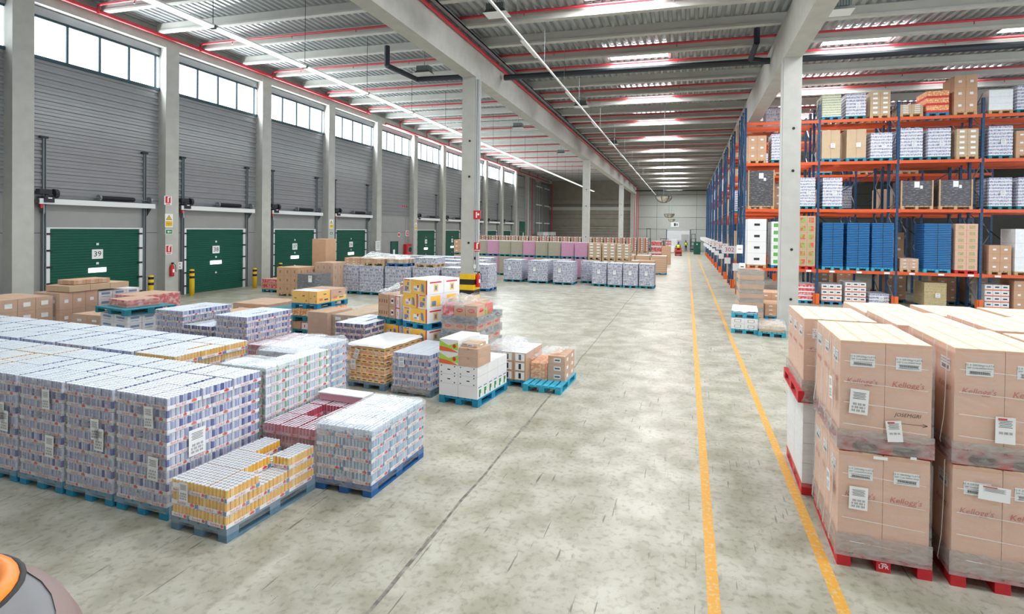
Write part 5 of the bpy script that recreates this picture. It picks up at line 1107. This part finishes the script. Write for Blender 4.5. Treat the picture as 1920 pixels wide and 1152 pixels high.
# red-strip row, two high, further back
xs = [-19.2+1.0*i for i in range(16)]
row('tanwhite', xs, 46.2, 0, .9, 1.2, 0, 'pallet_wood', 'lower load of the red-striped far row', name='stacked_load')
for i, x in enumerate(xs):
    load('redcols', 'upper red-striped load in the farthest long row, %s from the wall' % ORD[i], x, 46.2, 1.344, .9, 1.0, 1.15, 0, 'pallet_wood', 'raised wooden pallet in the red-striped far row, %s from the wall' % ORD[i], name='stacked_load')
load('redwhite', 'white and red load beyond the end of the red-striped row', -3.1, 47.4, 0, .9, 1.0, 2.2, 0, 'pallet_wood', 'wooden pallet under the white and red load beyond the row')
load('tanwhite', 'white-topped tan load by the aisle, last of its row', -2.55, 39.6, 0, 1.1, 1.1, 1.25, 0, 'pallet_blue', 'blue pallet under the last white-topped tan load by the aisle')
for i, x in enumerate((-3.7, -4.85, -6.0, -7.1)): load('tanwhite', 'white-topped tan load by the aisle, %s from the end' % ORD[i+1], x, 39.8, 0, 1.0, 1.1, 1.25, 0, 'pallet_blue', 'blue pallet under the white-topped tan load, %s from the end' % ORD[i+1])
for i, (x, k) in enumerate(((-5.6, 'orangered'), (-4.3, 'tanwhite'), (-3.2, 'brown'))): load(k, 'low orange and white goods between the far rows, %s from the wall side' % ORD[i], x, 36.0, 0, 1.1, 1.0, 1.05, 0, 'pallet_wood', 'wooden pallet under the low goods between far rows, %s' % ORD[i])
load('brownplain', 'brown boarded panel load at the end of the far stock', -2.6, 52, 0, 1.1, .5, 1.8)

# ------------------------------------------------------------------ far left stock behind the can field
load('whitebrown', 'x', 0, 0, 0, 1, 1, 1) if False else None
KINDS['darkwrap'] = lambda w, l, h: (lambda b: (b.box(-.004, -.006, h*.3, w*.7, l*.3, h*.98, 'box_dark_red'), b.rect((w*.35, -.006, h*.8), X, Z, .12, .2, 'paper_white'), b)[-1])(brick(w, l, h, 3, 3, 4, 'carton_brown', marks=mk_label(.4, .35)))
KINDS['whitecol'] = lambda w, l, h: brick(w, l, h, 2, 3, 5, 'carton_white', marks=lambda b, x, y, z, u, dx, dz: (b.rect((x, y, z-dz*.15), u, Z, dx*.5, dz*.04, 'print_ink', .003), b.rect((x, y, z+dz*.2), u, Z, dx*.6, dz*.24, 'print_blue' if z > h*.6 else 'carton_white', .0025)))
FLS = [
 ('darkwrap', -17.2, 8.6, 1.4, 1.1, 1.25, 'dark red film-wrapped cartons at the wall side edge of the picture', 0),
 ('brown', -16.55, 9.75, .9, .9, 1.3, 'brown labelled cartons beside the dark red wrapped ones', 0),
 ('whitecol', -16.6, 10.7, .9, 1.1, 1.25, 'white cartons with blue prints beyond the brown labelled ones', 0)]
for (k, x, y, w, l, h, lab, rz) in FLS:
    load(k, lab, x, y, 0, w, l, h, rz, 'pallet_blue', 'blue pallet under the '+' '.join(lab.split()[:9]), near=False, film=True)
load('tan', 'flat tan cartons lying on top of the brown and white ones', -16.4, 9.9, 1.46, .85, 1.5, .16)
load('brown', 'single tan carton with label atop the wall side cartons', -16.3, 10.1, 1.63, .6, .9, .12)
load('redlow', 'red wrapped cartons before door 39 on the wall side of the teal pallet', -15.4, 10.9, 0, 1.0, 1.1, 1.15, 0, 'pallet_blue', 'blue pallet under the red wrapped cartons before door 39', film=True)
load('brown', 'brown filmed boxes in front of the red wrapped cartons', -14.9, 9.55, 0, 1.0, 1.1, .85, 0, 'pallet_blue', 'blue pallet under the brown filmed boxes before door 39', film=True)
load('whitecol', 'brown and white printed cartons under the raised teal pallet', -13.65, 9.35, 0, 1.15, .9, .98, -.18, 'pallet_blue', 'blue pallet under the brown and white printed cartons', near=False, film=True)
pallet(-13.75, 9.3, 1.135, -.2, 'pallet_teal', w=1.3, l=1.1, label='long teal pallet lying on the brown and white cartons')
load('redlow', 'low red film-wrapped goods on the raised teal pallet', -13.6, 9.5, 1.28, .8, .7, .16, -.2, film=True)
load('brown', 'brown cartons with loose film before the bollard of door 39', -12.9, 12.4, 0, 1.3, 1.2, .85, -.05, 'pallet_teal', 'teal pallet under the brown cartons before the bollard', film=True)
load('tan', 'low tan cartons right of the raised teal pallet', -12.3, 11.2, 0, 1.0, 1.2, .7, 0, 'pallet_teal', 'teal pallet under the low tan cartons')
load('redlow', 'flat red and white packs on the tan cartons', -12.2, 11.3, .86, .8, .7, .08)
load('brown', 'brown cartons under the empty teal pallet', -11.1, 11.4, 0, .75, 1.1, .72, 0, 'pallet_teal', 'teal floor pallet under the brown cartons and empty pallet')
pallet(-11.3, 11.6, .87, -.35, 'pallet_teal', label='empty teal pallet lying crooked on brown cartons')
load('tan', 'tan carton under film left of the orange boxed stack', -11.7, 13.4, 0, 1.1, 1.1, .95, 0, 'pallet_teal', 'teal pallet under the tan carton left of the orange boxes', film=True)
load('brownplain', 'tall brown film-wrapped load in the middle of the stock', -9.1, 10.95, 0, .6, .9, 1.0, -.05, 'pallet_blue', 'blue pallet under the tall brown film-wrapped load', film=True)
load('cartonlab', 'layered tan load standing against the tall brown one', -8.48, 11.05, 0, .75, 1.1, .95, -.05, 'pallet_blue', 'blue pallet under the layered tan load', film=True)
load('multi', 'colourful printed carton load with red and green panels', -8.9, 12.6, 0, 1.25, 1.1, .85, -.05, 'pallet_teal', 'teal pallet under the colourful printed carton load')

# ------------------------------------------------------------------ far people and trucks
def skin_body(name, joints, edges, m, parent):
    me = bpy.data.meshes.new(name); me.from_pydata([j[0] for j in joints], edges, []); o = bpy.data.objects.new(name, me); COL.objects.link(o); o.parent = parent
    md = o.modifiers.new('skin', 'SKIN'); 
    for v, j in zip(me.skin_vertices[0].data, joints): v.radius = (j[1], j[1])
    me.skin_vertices[0].data[0].use_root = True; o.modifiers.new('sub', 'SUBSURF').levels = 1
    me.materials.append(MATS[m]); return o
def person(x, y, z, rz, label, sit=False):
    t = thing('person', label, 'person', (x, y, z), rz)
    k = .45 if sit else 1.0; hip = .0 if sit else .92
    J = [((0, 0, hip), .15), ((0, 0, hip+.28), .14), ((0, 0, hip+.5), .12), ((0, 0, hip+.6), .06), ((0, -.01, hip+.7), .09), ((0, -.01, hip+.8), .07),
         ((.19, 0, hip+.5), .06), ((.25, -.08, hip+.25), .045), ((.2, -.3, hip+.2), .035), ((-.19, 0, hip+.5), .06), ((-.25, -.08, hip+.25), .045), ((-.2, -.3, hip+.2), .035)]
    if sit: J += [((.1, -.05, hip-.03), .09), ((.11, -.42, hip), .07), ((.11, -.45, hip-.42), .05), ((-.1, -.05, hip-.03), .09), ((-.11, -.42, hip), .07), ((-.11, -.45, hip-.42), .05)]
    else: J += [((.1, 0, hip-.08), .09), ((.11, -.01, hip-.46), .065), ((.12, 0, .04), .04), ((-.1, 0, hip-.08), .09), ((-.11, -.01, hip-.46), .065), ((-.12, 0, .04), .04)]
    E_ = [(0, 1), (1, 2), (2, 3), (3, 4), (4, 5), (2, 6), (6, 7), (7, 8), (2, 9), (9, 10), (10, 11), (0, 12), (12, 13), (13, 14), (0, 15), (15, 16), (16, 17)]
    skin_body('body', J, E_, 'navy_cloth', t)
    b = MB(); b.lathe([(.0, 0), (.17, .0), (.2, .15), (.22, .36), (.12, .46), (.07, .48)], (0, 0, hip+.06), 'hi_vis', 12); obj('high_visibility_vest', b.mesh('v', True), t, label='yellow high visibility vest')
    b = MB(); b.lathe([(0, .16), (.06, .14), (.09, .07), (.085, 0), (.05, -.07), (0, -.1)], (0, -.01, hip+.76), 'skin', 10); b.lathe([(0, .18), (.07, .15), (.1, .07), (.1, .03)], (0, .01, hip+.76), 'print_ink', 10); obj('head', b.mesh('h', True), t)
def truck(x, y, rz, label, m='truck_red', mast=2.2, msimple=False):
    t = thing('forklift', label, 'forklift', (x, y, 0), rz)
    b = MB(); b.box(-.45, -.7, .12, .45, .9, .75, m); b.box(-.45, .55, .75, .45, .9, 1.05, m); b.box(-.4, -.72, .3, .4, -.7, .5, 'dark_steel'); obj('truck_body', b, t)
    for (wx, wy) in ((-.42, -.5), (.3, -.5), (-.42, .6), (.3, .6)): w = MB(); w.tube((wx, wy, .16), (wx+.12, wy, .16), .16, 'black_rubber', 14); obj('wheel', w, t)
    b = MB()
    for dx in (-.32, .26): b.box(dx, .92, .1, dx+.07, 1.02, mast, 'dark_steel')
    for z in (.4, mast*.5, mast-.1): b.box(-.32, .93, z, .33, 1.0, z+.07, 'dark_steel')
    obj('mast', b, t); b = MB(); b.box(-.3, 1.02, .08, -.2, 2.0, .12, 'dark_steel'); b.box(.2, 1.02, .08, .3, 2.0, .12, 'dark_steel'); b.box(-.4, 1.0, .1, .4, 1.03, .5, 'dark_steel'); obj('fork', b, t)
    b = MB()
    if not msimple:
        for (px, py) in ((-.4, -.6), (.36, -.6), (-.4, .7), (.36, .7)): b.box(px, py, .7, px+.04, py+.04, 2.1, 'dark_steel')
        b.box(-.42, -.62, 2.08, .42, .76, 2.12, 'dark_steel'); obj('overhead_guard', b, t)
truck(-1.1, 72, .05, 'red forklift driving away down the aisle with its driver', msimple=True, mast=1.3)
person(-1.1, 71.9, .95, math.pi, 'person in yellow vest sitting on the red forklift in the aisle', sit=True)
truck(-6.0, 84, 0, 'dark forklift with a raised black mast near the far wall', 'truck_grey', 3.7)
truck(1.0, 87, 0, 'small dark forklift in the far doorway', 'truck_grey', 2.9)
person(-5.0, 66, 0, 1.2, 'person in yellow vest walking behind the stock near the far wall')
person(-.15, 86.5, 0, 2.8, 'person in yellow vest standing in the far doorway')
truck(-3.4, 83, .4, 'red reach truck parked at the left of the far doorway', 'truck_red', 1.6)
for i, (x, k, h) in enumerate(((-3.3, 'redwhite', 1.6), (-2.4, 'whitefilm', 1.9), (-1.5, 'grey', 1.7), (-3.6, 'black', .8), (-2.7, 'whitefilm', .9))):
    load(k, 'mixed load in the far doorway, %s from its wall side' % ORD[i], x, 85.5 if i < 3 else 80, 0, .85, 1.1, h, 0, 'pallet_wood', 'wooden pallet in the far doorway, %s from its wall side' % ORD[i])
t = thing('green_locker', 'dark green metal locker against the far wall right of the doorway', 'locker', (.95, 77, 0)); b = MB(); b.box(0, 0, 0, .95, .6, 1.75, 'door_green'); obj('locker_body', b, t); b = MB(); b.box(.04, -.02, .06, .91, 0, 1.7, 'door_green'); b.rect((.45, -.02, 1.45), X, Z, .14, .18, 'paper_white'); b.box(.8, -.04, .9, .83, -.02, 1.05, 'galvanised'); obj('locker_door', b, t)
sign('hanging_sign', (-2.0, 89.97, 4.4), 1.3, .8, 'y-', lambda b, o, u: (b.rect(o, u, Z, .3, .5, 'print_ink'), b.rect(o+Vector((.35, 0, 0)), u, Z, .15, .4, 'print_ink')), 'white sign with a dark symbol above the far doorway')

# corner of the order truck the picture is taken from
t = thing('lift_truck', 'rounded grey truck corner with a bright orange stripe at the bottom corner', 'lift truck', (-4.33, .8, 0))
b = MB(); prof = [(0, 1.0), (1.5, 1.0), (1.62, .98), (1.7, .9), (1.72, .7), (1.5, .3), (1.4, .14), (0, .14)]
b.lathe(prof, (0, 0, 0), 'truck_grey', 48); b.lathe([(1.6, .99), (1.67, .96), (1.72, .86), (1.74, .8)], (0, 0, 0), 'truck_rim', 48); obj('truck_body', b.mesh('b', True), t)
b = MB(); b.lathe([(.49, 1.0), (.5, 1.03), (.54, 1.05), (.59, 1.03), (.6, 1.0)], (-.08, 1.03, 0), 'truck_orange', 36); obj('orange_band', b.mesh('o', True), t, label='orange band')
b = MB(); b.lathe([(0, 1.03), (.44, 1.03), (.49, 1.0)], (-.08, 1.03, 0), 'truck_grey', 30); b.lathe([(.59, 1.0), (.6, 1.01), (.62, 1.01), (.63, 1.0)], (-.08, 1.03, 0), 'black_rubber', 36); obj('disc_and_shadow_ring', b.mesh('r', True), t)  # grey disc; the black ring paints the shadow round the orange band
b = MB()
for a_ in range(4): wx, wy = 1.1*math.cos(a_*math.pi/2+.78), 1.1*math.sin(a_*math.pi/2+.78); b.tube((wx-.06, wy, .14), (wx+.06, wy, .14), .14, 'black_rubber', 14)
obj('wheel', b, t)
